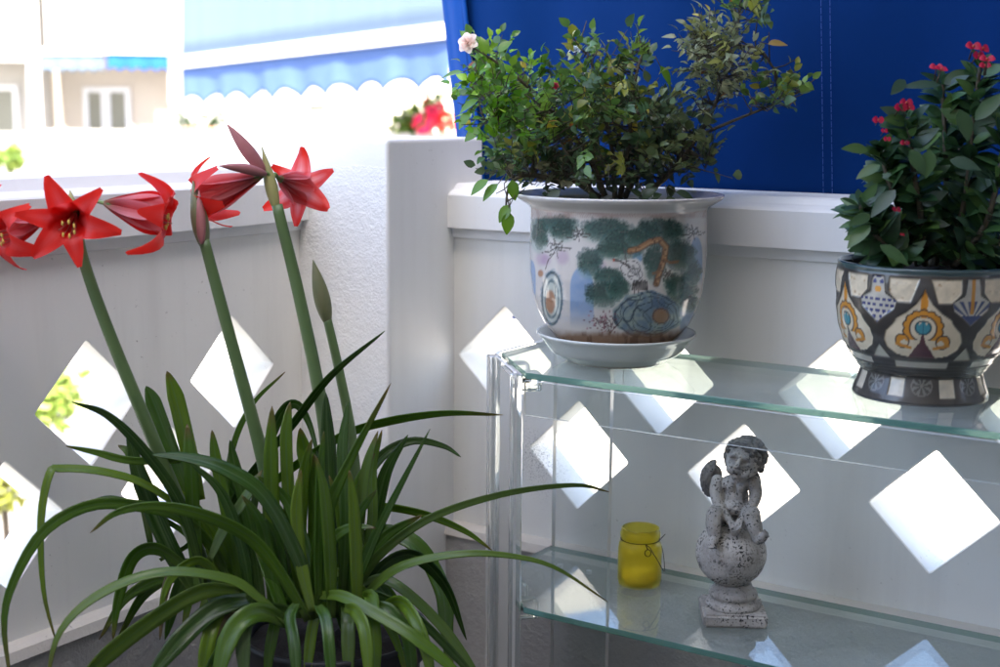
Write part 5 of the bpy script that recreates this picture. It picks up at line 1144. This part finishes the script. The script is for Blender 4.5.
for (px, py, r, n) in ((412, 120, 14, 130), (428, 112, 14, 110), (440, 118, 12, 80), (436, 100, 10, 50), (402, 126, 12, 90)): plant_cloud(ge, P(px, py, GD), r * gpx, n, [(.10, .17, .03), (.16, .24, .04), (.06, .11, .03)], .05, name='foliage')
for (px, py, r, c) in ((422, 124, 10, (.62, .03, .10)), (432, 112, 7, (.60, .03, .10)), (445, 120, 9, (.66, .08, .05)), (405, 100, 5, (.5, .02, .08)), (424, 97, 6, (.30, .02, .04)), (440, 108, 6, (.45, .02, .06)), (432, 122, 7, (.62, .05, .10)), (449, 126, 7, (.66, .08, .05))):
    mb = MB()
    for _ in range(45): d = rand_dir(); leaflet(mb, P(px, py, GD - .1) + d * r * gpx * .55, d, rand_dir(), r * gpx * .55, r * gpx * .55, np.array(c) * (.8 + .5 * rng.random()), .2, .3, 3)
    mb.build('bloom', m_petal, ge, smooth=True)
# trees and shrubs seen through the openings
m_trunk = plain('tree_bark', (.10, .075, .05), .9, .3, 12, .6, 40)
def tree(px, py, d, rad, n, label, name='tree', cols=((.17, .25, .06), (.24, .33, .08), (.34, .40, .12)), L=.10):
    c = P(px, py, d); t = thing(name, (c[0], c[1], GZ), label, 'tree' if name == 'tree' else 'shrub')
    b = MB(); b.tube(catmull([(c[0], c[1], GZ), (c[0] + .05, c[1], GZ + (c[2] - GZ) * .5), tuple(c)], 12), list(np.linspace(.18 * rad, .08 * rad, 12)), 10)
    for k in range(5): q = c + rand_dir() * rad * .7; b.tube(catmull([c - UP * rad * .3, (c + q) / 2 + UP * .05, q], 8), list(np.linspace(.08 * rad, .03 * rad, 8)), 7)
    b.build('trunk', m_trunk, t, smooth=True); mb = MB()
    for _ in range(14):
        cc = c + rand_dir() * rad * (.35 + .5 * rng.random())
        for _ in range(n // 14): p = cc + rand_dir() * rad * .42 * rng.random() ** .5; leaflet(mb, p, rand_dir(), UP + rand_dir(), L, L * .55, np.array(cols[rng.integers(len(cols))]) * (.7 + .6 * rng.random()), .2, .2, 3)
    mb.build('crown', m_leaf, t, smooth=True)
tree(46, 402, 5.6, .15, 420, 'young yellowish green tree seen through the left diamond opening', L=.07)
tree(2, 474, 5.2, .16, 350, 'low olive green shrub seen through the opening at the left edge', 'shrub', ((.22, .24, .05), (.30, .32, .08)), .06)
tree(8, 158, 11.5, .14, 350, 'pale green shrub in front of the far white building', 'shrub', ((.14, .22, .05), (.20, .27, .06)), .08)
# sunlit garden wall low down outside
gw = MB(); a = np.array([-4.4, -2.0, 0]); c = np.array([-4.4, 6.0, 0]); gw.box((-4.7, -.8, GZ), (-4.4, 7.5, -.05)); tag(gw.build('garden_wall', m_white, origin=(-4.5, 3, GZ)), 'plain white garden wall outside beyond the left balcony openings', 'wall')
gw = MB(); gw.box((-9, 11.0, GZ), (14, 11.4, 1.2)); tag(gw.build('boundary_wall', m_white, origin=(3, 11, GZ)), 'long white boundary wall seen through the right wall openings', 'wall')

# ------------------------------------------------------------------ light, sky, camera
SUN_EL, SUN_DIR = 52, np.array([.62, -.78])                       # direction towards the sun in plan
w = bpy.data.worlds.new('World'); scene.world = w; w.use_nodes = True; nt = w.node_tree; bg = nt.nodes['Background']
sky = nt.nodes.new('ShaderNodeTexSky'); sky.sky_type = 'NISHITA'; sky.sun_disc = False; sky.sun_elevation = math.radians(SUN_EL)
sky.sun_rotation = math.atan2(SUN_DIR[0], SUN_DIR[1]); sky.air_density = .8; sky.dust_density = 3.2; sky.ozone_density = .9
nt.links.new(sky.outputs[0], bg.inputs[0]); bg.inputs[1].default_value = .15
sl = bpy.data.lights.new('sun', 'SUN'); sl.energy = 3.4; sl.angle = math.radians(.5); sl.color = (1, .93, .84)
so = bpy.data.objects.new('sun', sl); COL.objects.link(so); so.location = (3, -4, 8)
sd = Vector((SUN_DIR[0] * math.cos(math.radians(SUN_EL)), SUN_DIR[1] * math.cos(math.radians(SUN_EL)), math.sin(math.radians(SUN_EL)))); so.rotation_euler = sd.to_track_quat('Z', 'Y').to_euler()
cd = bpy.data.cameras.new('camera'); cam = bpy.data.objects.new('camera', cd); COL.objects.link(cam)
cam.matrix_world = Matrix(((R2[0], U2[0], -FW[0], CAM[0]), (R2[1], U2[1], -FW[1], CAM[1]), (R2[2], U2[2], -FW[2], CAM[2]), (0, 0, 0, 1)))
cd.sensor_width = 36; cd.lens = FPX * 36 / 1000; cd.clip_start = .05; cd.clip_end = 500
cd.dof.use_dof = True; cd.dof.focus_distance = 1.80; cd.dof.aperture_fstop = 4.5
scene.camera = cam
scene.view_settings.view_transform = 'Standard'; scene.view_settings.look = 'None'; scene.view_settings.gamma = 1; scene.view_settings.exposure = 2.85; scene.view_settings.use_curve_mapping = False
cy = scene.cycles; cy.use_denoising = True
try: cy.denoiser = 'OPENIMAGEDENOISE'
except Exception: pass
cy.max_bounces = 12; cy.diffuse_bounces = 6; cy.glossy_bounces = 6; cy.transmission_bounces = 12; cy.transparent_max_bounces = 24; cy.caustics_reflective = False; cy.caustics_refractive = True; cy.sample_clamp_indirect = 6
